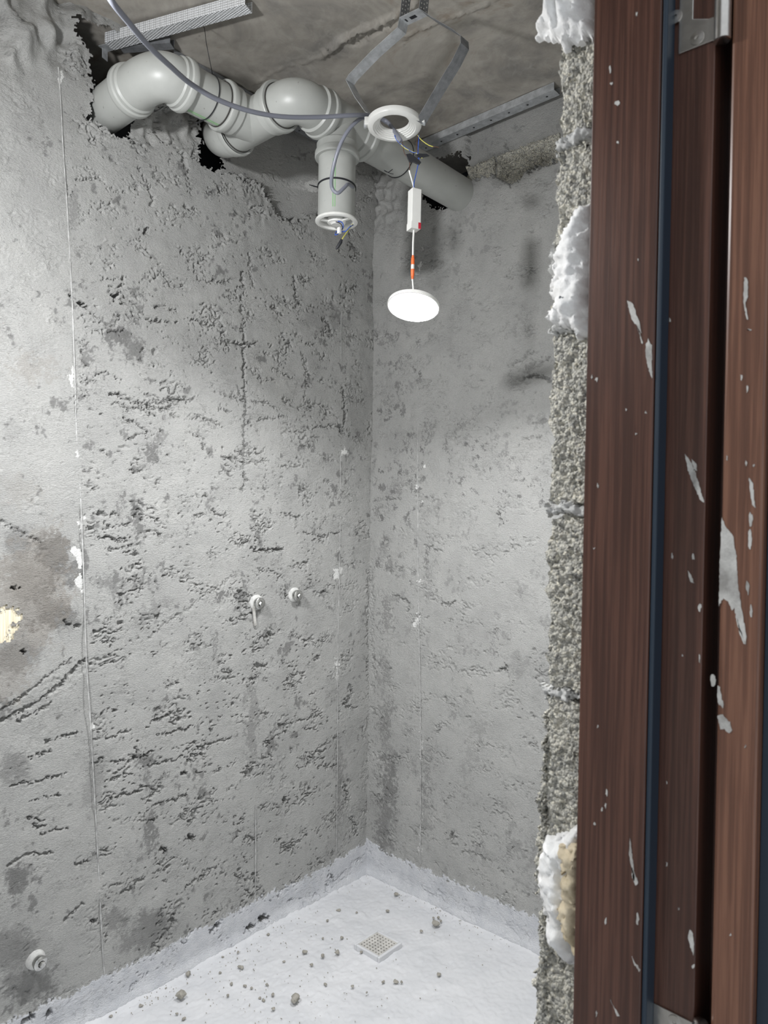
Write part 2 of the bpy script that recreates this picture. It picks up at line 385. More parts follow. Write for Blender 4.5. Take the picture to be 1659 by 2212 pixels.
# ------------------------------------------------------------------ left wall
V1 = [(150,40),(165,50),(162,74),(196,105),(203,142),(204,216),(197,226),(206,260),(230,273),(257,294),(283,297),(285,268),(300,240),(345,165),(380,112),(300,90),(230,60)]
V2 = [(437,245),(437,345),(455,364),(489,371),(489,300),(530,262),(500,240)]
RECESS = [(283,297),(281,262),(300,235),(437,235),(437,345),(455,364),(489,371),(545,390),(567,396),(590,455),(612,468),(640,470),(690,430),(800,420),(803,300),(375,60),(150,-40),(165,50),(230,60),(300,100),(300,230)]
def build_wall_left():
    xs = coarse_axis(-1.50, 0.0, -2.40); zs = np.arange(-0.004, CEIL+0.012, DX)
    nf = len(xs)-13; nz = len(zs)
    hf, df, tf = wall_fields(nz, nf, 11)
    h = np.zeros((nz, len(xs))); damp = h.copy(); h[:, 13:] = hf; damp[:, 13:] = df
    h[:, 13:40] *= np.linspace(0, 1, 27)[None, :]
    X, Z = np.meshgrid(xs, zs); P = np.stack([X, np.zeros_like(X), Z], -1); PX, PY = to_px(P)
    PX = np.where(X < -1.499, -9999, PX)
    zone = 0.18+0.82*sst(PX-(118+0.048*PY), 0, 25); zone *= 1-0.5*sst(PX, 690, 740)*sst(PY, 300, 1300)
    h[:, 13:] -= tf*zone[:, 13:]
    sh = h.shape; J = [fbm(sh, DX, 0.06, 1.4, 70+i) for i in range(3)]
    PXj, PYj = PX+J[0]*4.0, PY+J[1]*4.0
    # lumpy mortar between the two openings, thick ragged plaster edge, recessed masonry beyond it
    rec = in_poly(PXj, PYj, [(489,371),(545,390),(567,396),(590,455),(612,472),(650,478),(700,450),(800,430),(840,330),(700,200),(489,160)])
    h = np.where(rec, h*0.35-0.030, h)
    sh2 = sst(PX, 610, 700)*rec; h += sh2*0.026
    lump = in_poly(PXj, PYj, [(283,310),(281,262),(300,235),(437,225),(437,345)])
    h += np.where(lump, -0.014 + 0.006*band(sh, DX, 0.07, 0.12, 0.5, 334), 0)*sst(330-PY, 0, 50)
    up_ = sst(210-PY, 0, 150)*sst(230-PX, 0, 60); h += 0.012*up_*band(sh, DX, 0.12, 0.16, 0.6, 333)
    ridge = np.exp(-((PX-(560+0.0*PY))/26)**2)*sst(520-PY, 0, 120)*sst(PY, 380, 420); h += 0.005*ridge*band(sh, DX, 0.05, 0.08, 0.5, 335)
    keep = ~(in_poly(PXj, PYj, V1) | in_poly(PXj, PYj, V2))
    # cut between shelf and ceiling over the pipes (open masonry)
    items = [([(541,1187),(575,1188),(612,1186)], 2.6, 0.016), ([(322,1378),(400,1318),(470,1268),(510,1236)], 2.0, 0.0035),
        ([(526,585),(524,650),(529,720),(526,800),(530,880),(524,960),(528,1050)], 3.2, 0.009), ([(490,740),(520,748),(548,742)], 2.5, 0.008),
        ([(303,360),(325,405),(330,440)], 3.0, 0.008), ([(395,330),(410,390),(412,420)], 3.0, 0.006),
        ([(0,1560),(60,1530),(120,1490),(185,1425)], 3.5, 0.010), ([(0,1535),(70,1490),(150,1425)], 2.5, 0.006), ([(40,1560),(110,1520)], 3, 0.008),
        ([(0,1120),(60,1160),(92,1175)], 3.0, 0.005), ([(165,838),(168,900)], 2, .004),
        ([(238,850),(300,872),(330,880)], 2.6, 0.010), ([(310,870),(370,868),(420,860)], 2.4, 0.010), ([(262,880),(330,885),(385,880)], 2.2, .008),
        ([(205,1110),(260,1112)], 2.2, .008), ([(220,1160),(280,1165)], 2.4, .010), ([(232,1185),(285,1178)], 2.2, .008), ([(140,1340),(150,1352),(172,1353)], 2.5, .010),
        ([(655,765),(662,810),(660,860)], 2.0, .005), ([(740,845),(742,890),(738,935)], 2.2, .010), ([(796,1230),(797,1480)], 1.6, .004),
        ([(540,560),(545,620)], 2, .005), ([(635,600),(638,640),(646,655)], 2.6, .009), ([(340,660),(380,668)], 2.4, .010), ([(318,690),(360,695),(385,692)], 2.4, .010),
        ([(430,600),(470,610),(500,604)], 2.2, .007), ([(700,690),(720,720)], 3, .008), ([(595,665),(607,680)], 4, .010),
        ([(160,1865),(190,1858)], 2.4, .010), ([(60,1770),(95,1772)], 2.6, .012), ([(70,1787),(100,1782)], 2.6, .010), ([(20,1870),(60,1850),(110,1840)], 2.4, .008),
        ([(755,1475),(760,1500),(745,1520),(765,1530)], 3, .012), ([(748,1700),(752,1730)], 2.5, .012), ([(765,1770),(770,1800)], 2.5, .012),
        ([(140,1990),(180,1950)], 2.4, .008), ([(265,1930),(310,1895)], 2.6, .008), ([(400,1915),(450,1890)], 2.2, .008), ([(680,1290),(700,1275)], 2.6, .008),
        ([(678,1428),(686,1422)], 4, .010), ([(555,1440),(575,1440)], 4, .010)]
    items += [(l, 1.7, 0.009) for l in [[(243,850),(275,855)],[(310,850),(345,862),(375,860),(385,875)],[(375,862),(418,866)],[(240,871),(278,876)],[(300,878),(330,878),(345,883),(375,878)],[(315,892),(335,897)],
        [(205,812),(232,805),(250,813)],[(265,903),(278,912),(292,908),(315,928),(318,940)],[(275,948),(295,940),(318,935)],[(372,898),(392,905)],[(425,900),(455,910),(478,928)],[(470,885),(498,888)],[(413,940),(440,946)],
        [(280,1015),(308,1018)],[(225,1130),(238,1137),(280,1132)],[(205,1161),(235,1163),(265,1170)],[(330,1120),(347,1128)],[(417,1118),(440,1110)],[(460,1102),(467,1113),(485,1108)],[(170,390),(195,388),(215,380)],
        [(415,690),(450,700),(480,707)],[(220,600),(270,602)],[(240,615),(265,618)],[(510,740),(530,752),(553,740)],[(608,807),(635,815)],[(500,860),(560,868),(600,885)],[(560,905),(620,900)],[(640,935),(690,920),(735,922)],
        [(480,990),(530,1000),(570,995)],[(600,1010),(660,1004)],[(655,1150),(700,1158),(732,1148)],[(610,1110),(650,1115)],[(230,1600),(280,1580)],[(245,1650),(300,1640),(330,1625)],[(225,1690),(290,1672)],[(240,1725),(300,1705)],
        [(330,1560),(400,1535)],[(340,1590),(420,1570)],[(420,1620),(500,1595)],[(310,1660),(380,1640),(440,1630)],[(640,1560),(690,1545)],[(690,1660),(728,1650)],[(560,1640),(585,1632)],[(330,1740),(400,1720)],[(60,1640),(110,1622)],
        [(20,1700),(80,1690),(140,1672)],[(60,1730),(130,1715)],[(90,1800),(150,1790)],[(100,1600),(170,1585)]]]
    paint_lines(h, PX, PY, J, items)
    # dark open pits
    pits = [(203,1990,5,7,0,1),(567,1985,12,8,-.6,1),(462,2005,14,4,-.6,1),(535,2003,16,4,-.5,1),(106,2192,6,12,.2,1),(60,2205,16,6,-.6,1),(412,1810,7,6,0,1),(350,1838,6,4,0,1),
            (317,497,4,8,.2,1),(254,640,6,9,.6,1),(175,660,8,4,.2,1),(30,1270,8,5,0,1),(402,1670,6,5,0,1),(617,1730,5,7,0,1),(52,1408,8,4,0,1),(712,1890,4,5,0,1),(150,640,5,5,0,1)]
    pm = np.zeros(sh); paint_blobs(pm, PX, PY, J, pits, 3); 
    # flattened trowel smears
    tr = np.zeros(sh); paint_blobs(tr, PX, PY, J, [(430,1335,90,28,-.75,1),(665,1330,70,50,0,1),(100,1960,35,25,.5,1),(70,1990,35,20,.5,1),(600,1690,14,60,0,1),(150,760,18,120,0,.6),(775,1500,22,330,0,.7)], 6)
    h = h*(1-0.75*tr)
    paint_blobs(damp, PX, PY, J, [(255,725,42,26,.35,1),(290,760,24,34,0,.8),(330,985,14,30,0,.9),(345,950,10,20,0,.6),(298,1120,14,65,-.1,.9),(262,1105,8,30,0,.6),
        (115,1195,42,55,.2,.9),(40,1180,40,50,0,.55),(60,1260,60,60,0,.55),(130,1330,60,40,.3,.7),(40,1420,60,40,0,.6),(160,1240,30,24,0,.6),(315,1640,26,24,.2,1),(322,1790,16,55,.1,.8),
        (320,1690,10,30,.1,.7),(240,1260,45,14,0,.6),(255,1300,12,40,0,.6),(480,1290,24,10,-.6,.9),(520,1290,14,22,0,.9),(617,1275,12,18,.4,.9),(330,1320,45,18,-.75,.5),(40,1895,40,24,-.3,.9),
        (30,2050,60,60,0,.6),(330,2000,45,40,-.3,.7),(300,2030,60,30,-.5,.6),(250,1990,40,30,0,.6),(60,2130,70,40,0,.7),(185,770,14,30,0,.7),(160,450,16,50,0,.5),(100,310,10,24,.2,.7),(545,1560,14,110,0,.5),(735,1700,12,120,0,.5),
        (465,1400,8,45,0,.6),(450,1090,8,26,0,.7),(400,1140,10,30,0,.6),(205,1700,26,80,.1,.35),(30,1660,40,40,0,.6),(700,690,60,40,0,.3)], 7, 0.5)
    warm = np.zeros(sh); paint_blobs(warm, PX, PY, J, [(60,1290,90,120,0,.8),(20,1450,60,60,0,.6),(70,790,60,30,-.3,.45),(40,1060,40,40,0,.3),(110,1180,40,50,0,.6)], 14)
    # exposed base course strip at bottom carries the white waterproof coat
    edge_z = 0.096 + 0.005*J[0] + 0.016*sst(X, -0.12, 0.0); paint = sst(edge_z-Z, -0.004, 0.004)
    h = h*(1-0.45*paint)+paint*0.0025 + 0.016*np.exp(-(Z/0.018)**2)
    h -= 0.032*pm; paint = paint*(1-pm)
    smear = np.zeros(sh)
    paint_blobs(smear, PX, PY, J, [(155,815,5,26,0,1),(165,980,3,12,0,.8),(176,1130,4,18,0,1),(165,1192,12,10,0,1),(174,1215,7,16,0,1),(170,1255,10,18,0,1),(176,1278,4,8,0,1),(203,1568,5,10,0,.9),
        (130,165,4,14,0,.7),(728,1238,9,14,.5,.9),(741,975,5,10,0,.8),(728,1445,3,24,0,.7),(690,400,34,16,0,.6),(650,398,20,10,0,.4)], 2.5)
    bare = np.zeros(sh); paint_blobs(bare, PX, PY, J, [(2,1345,36,34,.3,1)], 9); keep &= bare < 0.5; bare *= 0
    masks = np.stack([np.clip(damp, 0, 1)*(1-bare), paint, np.clip(warm, 0, 1)*(1-bare)*0.9, np.clip(smear, 0, 1)], -1)
    V = np.stack([X, -h, Z], -1)
    o = grid_object('wall_left', V, keep, masks, MP); tag(o, kind='structure')
    # bright bare timber showing through the broken plaster at the left edge
    c0, c1 = at_plane(-70, 1400, 1, 0.004), at_plane(60, 1290, 1, 0.004)
    m = MB(); m.box((c0.x-0.03, 0.0045, c0.z-0.01), (c1.x+0.01, 0.022, c1.z+0.01)); wm = wood_material('bare_pine', (0.66, 0.58, 0.42), (0.80, 0.75, 0.60), 0.7)
    m.build('bare_timber', wm, o)
    return o
wall_left = build_wall_left()

# ------------------------------------------------------------------ right wall
V3 = [(905,400),(930,350),(955,340),(985,330),(1003,336),(1003,375),(990,440),(960,452),(925,445)]
def build_wall_right():
    ys = coarse_axis(-0.80, 0.0, -1.402); zs = np.arange(-0.004, CEIL+0.012, DX)
    nf = len(ys)-13; nz = len(zs)
    hf, df, tf = wall_fields(nz, nf, 211)
    h = np.zeros((nz, len(ys))); damp = h.copy(); h[:, 13:] = hf*0.8-tf*0.42; damp[:, 13:] = df*0.5
    Y, Z = np.meshgrid(ys, zs); P = np.stack([np.zeros_like(Y), Y, Z], -1); PX, PY = to_px(P)
    PX = np.where(Y < -0.799, 9999, PX)
    sh = h.shape; J = [fbm(sh, DX, 0.06, 1.4, 90+i) for i in range(3)]
    PXj, PYj = PX+J[0]*4, PY+J[1]*4
    top = in_poly(PXj, PYj, [(1003,300),(1003,395),(1035,385),(1060,372),(1085,392),(1105,402),(1125,378),(1165,360),(1260,335),(1260,130),(1100,185),(1003,225)])
    h = np.where(top, h*0.5-0.026, h)
    cornerzone = sst(880-PX, 0, 60)*sst(520-PY, 0, 80); h += -0.012*cornerzone + 0.006*cornerzone*band(sh, DX, 0.07, 0.06, 0.5, 444)
    keep = ~in_poly(PXj, PYj, V3)
    paint_lines(h, PX, PY, J, [([(960,950),(1010,905),(1060,868)], 2.6, .003), ([(1130,815),(1160,808),(1185,818)], 3, .009), ([(1140,790),(1185,770)], 2.4, .006),
        ([(955,1305),(968,1308),(980,1302)], 2.4, .008), ([(1075,1110),(1085,1130)], 2.6, .007), ([(1080,1452),(1095,1440)], 3, .010), ([(845,1080),(860,1076)], 2.6, .008),
        ([(850,1290),(880,1300),(885,1320)], 2.2, .006), ([(1130,950),(1165,940)], 2.2, .007), ([(1150,915),(1180,905)], 2.2, .007), ([(920,1180),(950,1190)], 2, .005),
        ([(975,1795),(980,1815)], 2.4, .009), ([(1000,1840),(1060,1860)], 2, .004), ([(1100,790),(1150,760)], 2.4, .006), ([(1085,300),(1086,345)], 2.0, .010), ([(803,1230),(806,1500)], 1.6, .003)])
    paint_blobs(damp, PX, PY, J, [(1068,1390,8,40,0,.6),(1035,1590,14,40,0,.35),(925,1240,8,50,0,.4),(930,930,7,34,.3,.7),(1015,908,6,55,.85,.5),(1078,1115,4,14,0,1),(880,965,9,16,0,.7),(850,860,5,8,0,.8),
        (838,740,12,14,.4,.5),(870,780,6,10,0,.7),(845,1050,10,16,0,.5),(830,1180,12,30,0,.5),(1072,915,4,5,0,1),(935,860,4,5,0,.8),(1115,1030,4,10,0,.6),(890,1010,7,18,0,.6),(870,840,8,16,0,.7),
        (835,1330,14,60,0,.6),(838,1700,26,120,0,.75),(832,1560,16,80,0,.6),(825,1800,20,60,0,.7),(830,1440,16,60,0,.5),(1120,1440,30,40,.2,.35),(1060,1850,60,6,.4,.5),(1110,1010,40,10,-.4,.35),(1150,1850,20,70,.3,.4),(920,1700,10,120,0,.6),(1010,1650,20,60,.2,.3)], 9, 0.3)
    rs = random.Random(5)
    paint_blobs(damp, PX, PY, J, [(rs.uniform(812, 925), rs.uniform(700, 1260), rs.uniform(2.5, 5), rs.uniform(4, 11), rs.uniform(-.3, .3), rs.uniform(.5, .9)) for _ in range(90)], 3)
    paint_blobs(damp, PX, PY, J, [(rs.uniform(960, 1180), rs.uniform(950, 1100), rs.uniform(2, 4), rs.uniform(2, 5), 0, rs.uniform(.5, .9)) for _ in range(60)], 3)
    edge_z = 0.098 + 0.006*J[0] + 0.02*sst(Y, -0.10, 0.0); paint = sst(edge_z-Z, -0.004, 0.004)
    h = h*(1-0.4*paint)+paint*0.0025 + 0.018*np.exp(-(Z/0.02)**2)
    smear = np.zeros(sh); paint_blobs(smear, PX, PY, J, [(917,1008,4,4,0,.9),(903,1052,3,5,0,.9),(912,1082,3,4,0,.9),(908,1254,8,2,0,.8),(898,1345,5,12,.2,1),(905,1335,2,16,0,.8),(908,1600,2,60,0,.6),(908,1800,2,50,0,.6),
        (908,575,4,10,0,.7),(902,590,6,4,0,.6),(1085,1935,3,3,0,.9),(912,540,3,6,0,.5)], 2)
    masks = np.stack([np.clip(damp, 0, 1), paint, np.zeros(sh), np.clip(smear, 0, 1)], -1)
    V = np.stack([-h, Y, Z], -1)
    o = grid_object('wall_right', V, keep, masks, MP, flip=True); tag(o, kind='structure')
    return o
wall_right = build_wall_right()

# exposed masonry blocks at the head of the right wall (parts of that wall)
def rough_block(name, parent, origin, ua, va, na, uw, vh, depth, step=0.003, amp=0.0025, seed=0, chip=0.004):
    """block whose face lies in plane origin + u*ua + v*va, relief along na, with sides going back"""
    nu, nv = max(4, int(uw/step)), max(4, int(vh/step))
    g = np.random.default_rng(seed)
    U, Vv = np.meshgrid(np.linspace(0, uw, nu), np.linspace(0, vh, nv))
    R = band((nv, nu), step, 0.010, 0.010, 0.4, seed)*amp + band((nv, nu), step, 0.03, 0.03, 0.5, seed+1)*amp*0.7
    e = np.minimum(np.minimum(U, uw-U), np.minimum(Vv, vh-Vv)); R -= chip*np.exp(-(e/0.004)**2)
    wob = band((nv, nu), step, 0.05, 0.05, 0.6, seed+2)*0.002
    U2 = U + wob*np.where(e < 0.004, 1, 0); V2_ = Vv + wob*np.where(e < 0.004, 1, 0)
    o_, u_, v_, n_ = map(np.array, (origin, ua, va, na))
    Pg = o_ + U2[..., None]*u_ + V2_[..., None]*v_ + R[..., None]*n_
    # add rim going back
    idx = np.arange(nu*nv).reshape(nv, nu)
    verts = list(map(tuple, Pg.reshape(-1, 3))); faces = []
    for i in range(nv-1):
        for j in range(nu-1): faces.append((idx[i, j], idx[i, j+1], idx[i+1, j+1], idx[i+1, j]))
    rim = list(idx[0, :]) + list(idx[1:, -1]) + list(idx[-1, -2::-1]) + list(idx[-2:0:-1, 0])
    b0 = len(verts)
    for k in rim: verts.append(tuple(np.array(verts[k]) - n_*depth))
    nR = len(rim)
    for k in range(nR): faces.append((rim[k], b0+k, b0+(k+1) % nR, rim[(k+1) % nR]))
    faces.append(tuple(b0+k for k in range(nR)))
    me = bpy.data.meshes.new(name); me.from_pydata(verts, [], [tuple(int(i) for i in f) for f in faces])
    bm = bmesh.new(); bm.from_mesh(me); bmesh.ops.recalc_face_normals(bm, faces=bm.faces); bm.to_mesh(me); bm.free()
    me.polygons.foreach_set('use_smooth', [True]*len(me.polygons)); me.set_sharp_from_angle(angle=math.radians(50))
    return link(name, me, MBK, parent)
for k, (ya, yb, za, zb) in enumerate([(-0.513, -0.405, 2.36, 2.475), (-0.74, -0.519, 2.36, 2.475)]):
    rough_block('concrete_block', wall_right, (0.014, ya, za), (0, 1, 0), (0, 0, 1), (-1, 0, 0), yb-ya, zb-za, 0.012, 0.004, 0.002, 40+k)

# ------------------------------------------------------------------ floor and ceiling
def build_floor():
    S = 0.0042
    xs = np.concatenate([np.linspace(-2.6, -1.45, 12)[:-1], np.arange(-1.45, 0.022, S)]); ys = np.concatenate([np.linspace(-3.2, -1.12, 14)[:-1], np.arange(-1.12, 0.022, S)])
    X, Y = np.meshgrid(xs, ys); nx, ny = len(xs)-11, len(ys)-13
    h = np.zeros(X.shape); h[13:, 11:] = fbm((ny, nx), S, 0.4, 1.7, 5)*0.0016 + band((ny, nx), S, 0.03, 0.02, 0.5, 6)*0.0004 + band((ny, nx), S, 0.012, 0.012, 0.4, 7)*0.00025
    d = np.hypot(X+0.52, Y+0.60); h += -0.004*np.exp(-(d/0.3)**2)
    h += 0.012*np.exp(-(np.maximum(np.minimum(-X, -Y), 0)/0.018)**2)*(X > -1.45)*(Y > -1.12)
    o = grid_object('floor', np.stack([X, Y, h], -1), None, None, MF); return tag(o, kind='structure')
floor = build_floor()
def build_ceiling():
    S = 0.0065
    xs = np.concatenate([np.linspace(-2.4, -1.5, 8)[:-1], np.arange(-1.5, 0.26, S)]); ys = np.concatenate([np.linspace(-1.402, -1.25, 4)[:-1], np.arange(-1.25, 0.30, S)])
    X, Y = np.meshgrid(xs, ys); P = np.stack([X, Y, np.full_like(X, CEIL)], -1); PX, PY = to_px(P)
    nx, ny = len(xs)-7, len(ys)-3; h = np.zeros(X.shape)
    h[3:, 7:] = fbm((ny, nx), S, 0.5, 2.4, 8)*0.0025 + band((ny, nx), S, 0.06, 0.05, 0.5, 9)*0.0002
    J = [fbm(X.shape, S, 0.08, 1.4, 50+i) for i in range(3)]
    paint_lines(h, PX, PY, J, [([(700,112),(740,85),(790,60),(850,30),(900,0)], 7, 0.009), ([(760,100),(820,62),(870,40)], 4, -0.007), ([(820,100),(900,62),(1000,30),(1090,-10)], 2.5, 0.004), ([(500,210),(600,150),(700,120)], 2.5, 0.003)])
    o = grid_object('ceiling', np.stack([X, Y, CEIL+h], -1), None, None, MC, flip=True); return tag(o, kind='structure')
ceiling = build_ceiling()

# ------------------------------------------------------------------ pipe shaft behind the walls, side wall, doorway wall
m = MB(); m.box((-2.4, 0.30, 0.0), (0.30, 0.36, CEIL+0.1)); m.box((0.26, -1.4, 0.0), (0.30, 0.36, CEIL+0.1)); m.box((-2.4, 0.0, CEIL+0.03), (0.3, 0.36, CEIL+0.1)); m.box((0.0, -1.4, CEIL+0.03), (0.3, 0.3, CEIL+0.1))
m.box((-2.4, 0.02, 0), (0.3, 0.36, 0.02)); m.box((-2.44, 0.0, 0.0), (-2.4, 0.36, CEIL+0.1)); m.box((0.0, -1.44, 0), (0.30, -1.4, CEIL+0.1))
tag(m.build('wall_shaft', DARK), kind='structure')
m = MB(); m.box((-2.45, -1.50, 0), (-2.40, 0.0, CEIL)); tag(m.build('wall_side', MP), kind='structure')
BX = -1.232      # jamb face
TILT = 0.0122    # doorway leans a little out of plumb
m = MB(); m.box((BX+0.10, -1.502, 0), (0.0, -1.402, CEIL)); m.box((-2.4, -1.502, 0), (-2.02, -1.402, CEIL)); m.box((-2.02, -1.502, 2.14), (BX+0.10, -1.402, CEIL))
m.box((-2.4, -1.502, CEIL+0.03), (0.0, 0.0, CEIL+0.15))
wall_front = tag(m.build('wall_front', MP), kind='structure')
# jamb courses: block faces seen in the doorway
zj = [at_plane(1222, y, 0, BX).z for y in (1100, 1500)]
dz = zj[0]-zj[1]
wf_off = -np.array(wall_front.location); JOINTS = []
for k in range(-5, 6):
    z1 = zj[0] + k*dz - 0.006; z0 = z1 - dz + 0.012
    if z1 < 0.05: continue
    if z0 > 2.14: break
    if z0 < 0: z0 = 0.001
    if z1 > 2.14: z1 = 2.139
    b = rough_block('concrete_block', wall_front, np.array((BX, -1.500, z0))+wf_off, (0, 1, 0), (0, 0, 1), (-1, 0, 0), 0.098, z1-z0, 0.098, 0.0022, 0.0015, 300+k*3, 0.003)
    ty = -(0.5*(z0+z1)-1.31)*TILT; b.location = (0.0015*math.sin(k*2.3), ty+0.0015*math.sin(k*1.7), 0)
    b = rough_block('mortar_strip', wall_front, np.array((BX-0.003, -1.500, z0+0.002))+wf_off, (0, 1, 0), (0, 0, 1), (-1, 0, 0), 0.066, z1-z0-0.004, 0.0025, 0.0022, 0.0014, 700+k*3, 0.001)
    b.location = (0, ty, 0)
    # mortar joint squeezed out above each block
    if z1 < 2.1:
        JOINTS.append((z1+0.006, ty, k))

# ragged plaster return on the room side edge of the jamb
def lump(name, poly, plane_x, thick, material, parent=None, step=0.0022, seed=0, back=0.012, rough=1.0, power=0.5, fold=0.0):
    P = [at_plane(x, y, 0, plane_x) for x, y in poly]
    ys = [p.y for p in P]; zs = [p.z for p in P]; poly2 = [(p.y, p.z) for p in P]
    ya = np.arange(min(ys)-0.004, max(ys)+0.004, step); za = np.arange(min(zs)-0.004, max(zs)+0.004, step)
    Y, Z = np.meshgrid(ya, za); sh = Y.shape
    j = fbm(sh, step, 0.03, 1.3, seed); j2 = fbm(sh, step, 0.03, 1.3, seed+1)
    Yj, Zj = Y+j*0.0018*rough, Z+j2*0.0018*rough
    ins = in_poly(Yj, Zj, poly2); d = pdist(Yj, Zj, poly2+[poly2[0]]); d = np.where(ins, d, 0)
    dm = max(d.max(), 1e-4)
    h = thick*(d/dm)**power*(1+0.13*fbm(sh, step, 0.05, 2.3, seed+2)*rough) + 0.0005*band(sh, step, 0.012, 0.012, 0.5, seed+3)*rough
    h += fold*np.abs(band(sh, step, 0.03, 0.10, 0.45, seed+4))*sst(d/dm, 0.05, 0.5)
    h = np.where(ins, np.maximum(h, 0.0008), 0)
    idx = -np.ones(sh, int); vs = []; fs = []
    def vid(i, jj, side):
        key = (i, jj, side)
        if key not in cache:
            cache[key] = len(vs); vs.append((plane_x - h[i, jj], Y[i, jj], Z[i, jj]) if side == 0 else (plane_x+back*min(1, d[i, jj]/dm+0.05), Y[i, jj], Z[i, jj]))
        return cache[key]
    cache = {}
    cell = ins[:-1, :-1] & ins[1:, :-1] & ins[:-1, 1:] & ins[1:, 1:]
    cp = np.pad(cell, 1)
    for i, jj in zip(*np.nonzero(cell)):
        q = [(i, jj), (i, jj+1), (i+1, jj+1), (i+1, jj)]
        fs.append(tuple(vid(a, b, 0) for a, b in q)); fs.append(tuple(vid(a, b, 1) for a, b in q[::-1]))
        for (a, b, di, dj) in ((0, 1, -1, 0), (1, 2, 0, 1), (2, 3, 1, 0), (3, 0, 0, -1)):
            if not cp[i+1+di, jj+1+dj]: fs.append((vid(*q[b], 0), vid(*q[a], 0), vid(*q[a], 1), vid(*q[b], 1)))
    m = MB(); m.v = vs; m.f = fs
    return m.build(name, material, parent, True, angle=70)
EDGE = BX+0.004
for zc_, ty, k in JOINTS:
    rs = random.Random(k); top_ = []; bot_ = []
    for i in range(9):
        y = -1.399+ty-0.075*i/8
        for lst, sg in ((top_, 1), (bot_, -1)):
            x_, y_ = to_px(np.array((BX+0.006, y, zc_+sg*(0.008+rs.uniform(-.003, .003))))); lst.append((float(x_), float(y_)))
    lump('mortar_joint', top_+bot_[::-1], BX+0.006, 0.008, MORT, wall_front, 0.0014, 500+5*k, 0.01, 1.4, 0.5, 0.002)
for i, poly in enumerate([[(1200,530),(1212,500),(1206,620),(1194,600),(1183,585),(1192,560)], [(1172,1545),(1186,1520),(1192,1600),(1184,1770),(1176,1790),(1166,1800),(1168,1700),(1180,1640),(1182,1580)],
        [(1165,1790),(1190,1770),(1192,1840),(1180,1900),(1172,1960),(1160,1900),(1164,1850)], [(1170,1960),(1186,1950),(1192,2050),(1186,2110),(1196,2212),(1160,2212),(1166,2150),(1155,2110),(1168,2060)]]):
    lump('plaster_crust', poly, EDGE, 0.010, MORT if i < 1 else MBK, wall_front, 0.0014, 600+7*i, 0.02, 1.3)

# ------------------------------------------------------------------ white foam lumps squeezed between jamb and frame
def foam(label, poly, thick, seed, fold=0.0):
    o = lump('mounting_foam', poly, BX-0.002, thick, FOAM, None, 0.0022, seed, 0.004, 1.0, 0.45, fold)
    return tag(o, label, 'foam', 'foam lumps along the door jamb')
foam('white foam lump at the top of the jamb against the ceiling', [(1200,-30),(1192,30),(1175,55),(1160,88),(1195,96),(1225,112),(1250,105),(1290,92),(1290,-30)], 0.028, 801, 0.004)
foam('tall smooth white foam lump with a grey plaster blotch, middle of the jamb', [(1246,452),(1290,446),(1290,725),(1258,732),(1238,716),(1196,706),(1186,688),(1200,660),(1190,625),(1204,600),(1202,560),(1216,520),(1234,490)], 0.028, 822, 0.0)
f3 = foam('cut white foam lump with a tan core near the floor', [(1236,1782),(1262,1775),(1262,2088),(1240,2082),(1212,2048),(1190,2020),(1182,1960),(1172,1900),(1168,1852),(1180,1830),(1188,1795),(1205,1800)], 0.026, 843, 0.0015)
lump('cut_core', [(1205,1822),(1262,1812),(1262,2060),(1238,2050),(1222,2010),(1216,1960),(1220,1900),(1226,1862)], BX-0.016, 0.016, FOAMT, f3, 0.0022, 861, 0.004, 1.2, 0.4, 0.003)
lump('plaster_blotch', [(1200,632),(1212,638),(1222,652),(1236,640),(1238,655),(1228,668),(1210,655)], BX-0.024, 0.006, DARK, bpy.data.objects['mounting_foam.001'], 0.002, 871, 0.006)

# ------------------------------------------------------------------ door frame (trim_1) and open door leaf (door_1)
frame = empty('trim_1', (-1.25, -1.50, 0), kind='structure')
XA, XB = -1.2715, -1.250
YA0, YA1 = -1.5287, -1.461
YB1 = -1.5704
m = MB(); m.box((XA, YA0, 0), (-1.236, YA1, 2.12)); m.build('jamb_face', WOOD, frame, False, 0.0012)
m = MB(); m.box((XB, YB1, 0), (-1.205, YA0-0.0005, 2.12)); m.build('rebate_face', WOOD, frame, False, 0.001)
m = MB(); m.box((XA+0.0012, YA0-0.0052, 0), (XB-0.0002, YA0-0.0004, 2.12)); m.build('gasket', GASK, frame, False, 0.0015)
m = MB(); m.box((-1.205, -1.585, 0), (-1.19, -1.503, 2.12)); m.build('outer_flange', WOOD, frame)
m = MB(); m.box((-2.02, -1.53, 2.12), (-1.19, -1.44, 2.16)); m.build('head_jamb', WOOD, frame, False, 0.001)
door = empty('door_1', (-1.23, -1.60, 0), kind='structure')
YC0, YC1 = -1.619, -1.5845
m = MB(); m.box((XB, YC0, 0.008), (-1.198, YC1, 2.10)); m.build('leaf_lip', WOODL, door, False, 0.0025)
m = MB(); m.box((XB+0.022, -2.30, 0.008), (-1.190, YC0-0.0005, 2.10)); m.build('leaf_panel', WOOD, door, False, 0.001)
m = MB(); m.box((XB+0.012, YC0-0.010, 0.008), (XB+0.0215, YC0-0.0008, 2.10)); m.build('leaf_seal', GASK, door)

def pl(x, y, px_plane):
    p = at_plane(x, y, 0, px_plane); p.y += (p.z-1.31)*TILT; return p
def screw(x, y, planex, parent):
    c = pl(x, y, planex); m = MB()
    m.lathe([(0.0, -0.0005), (0.0016, -0.0003), (0.002, 0.0012), (0.0062, 0.0008), (0.0064, 0.0)], c, (-1, 0, 0), 20)
    m.build('screw', HINGE, parent, True)
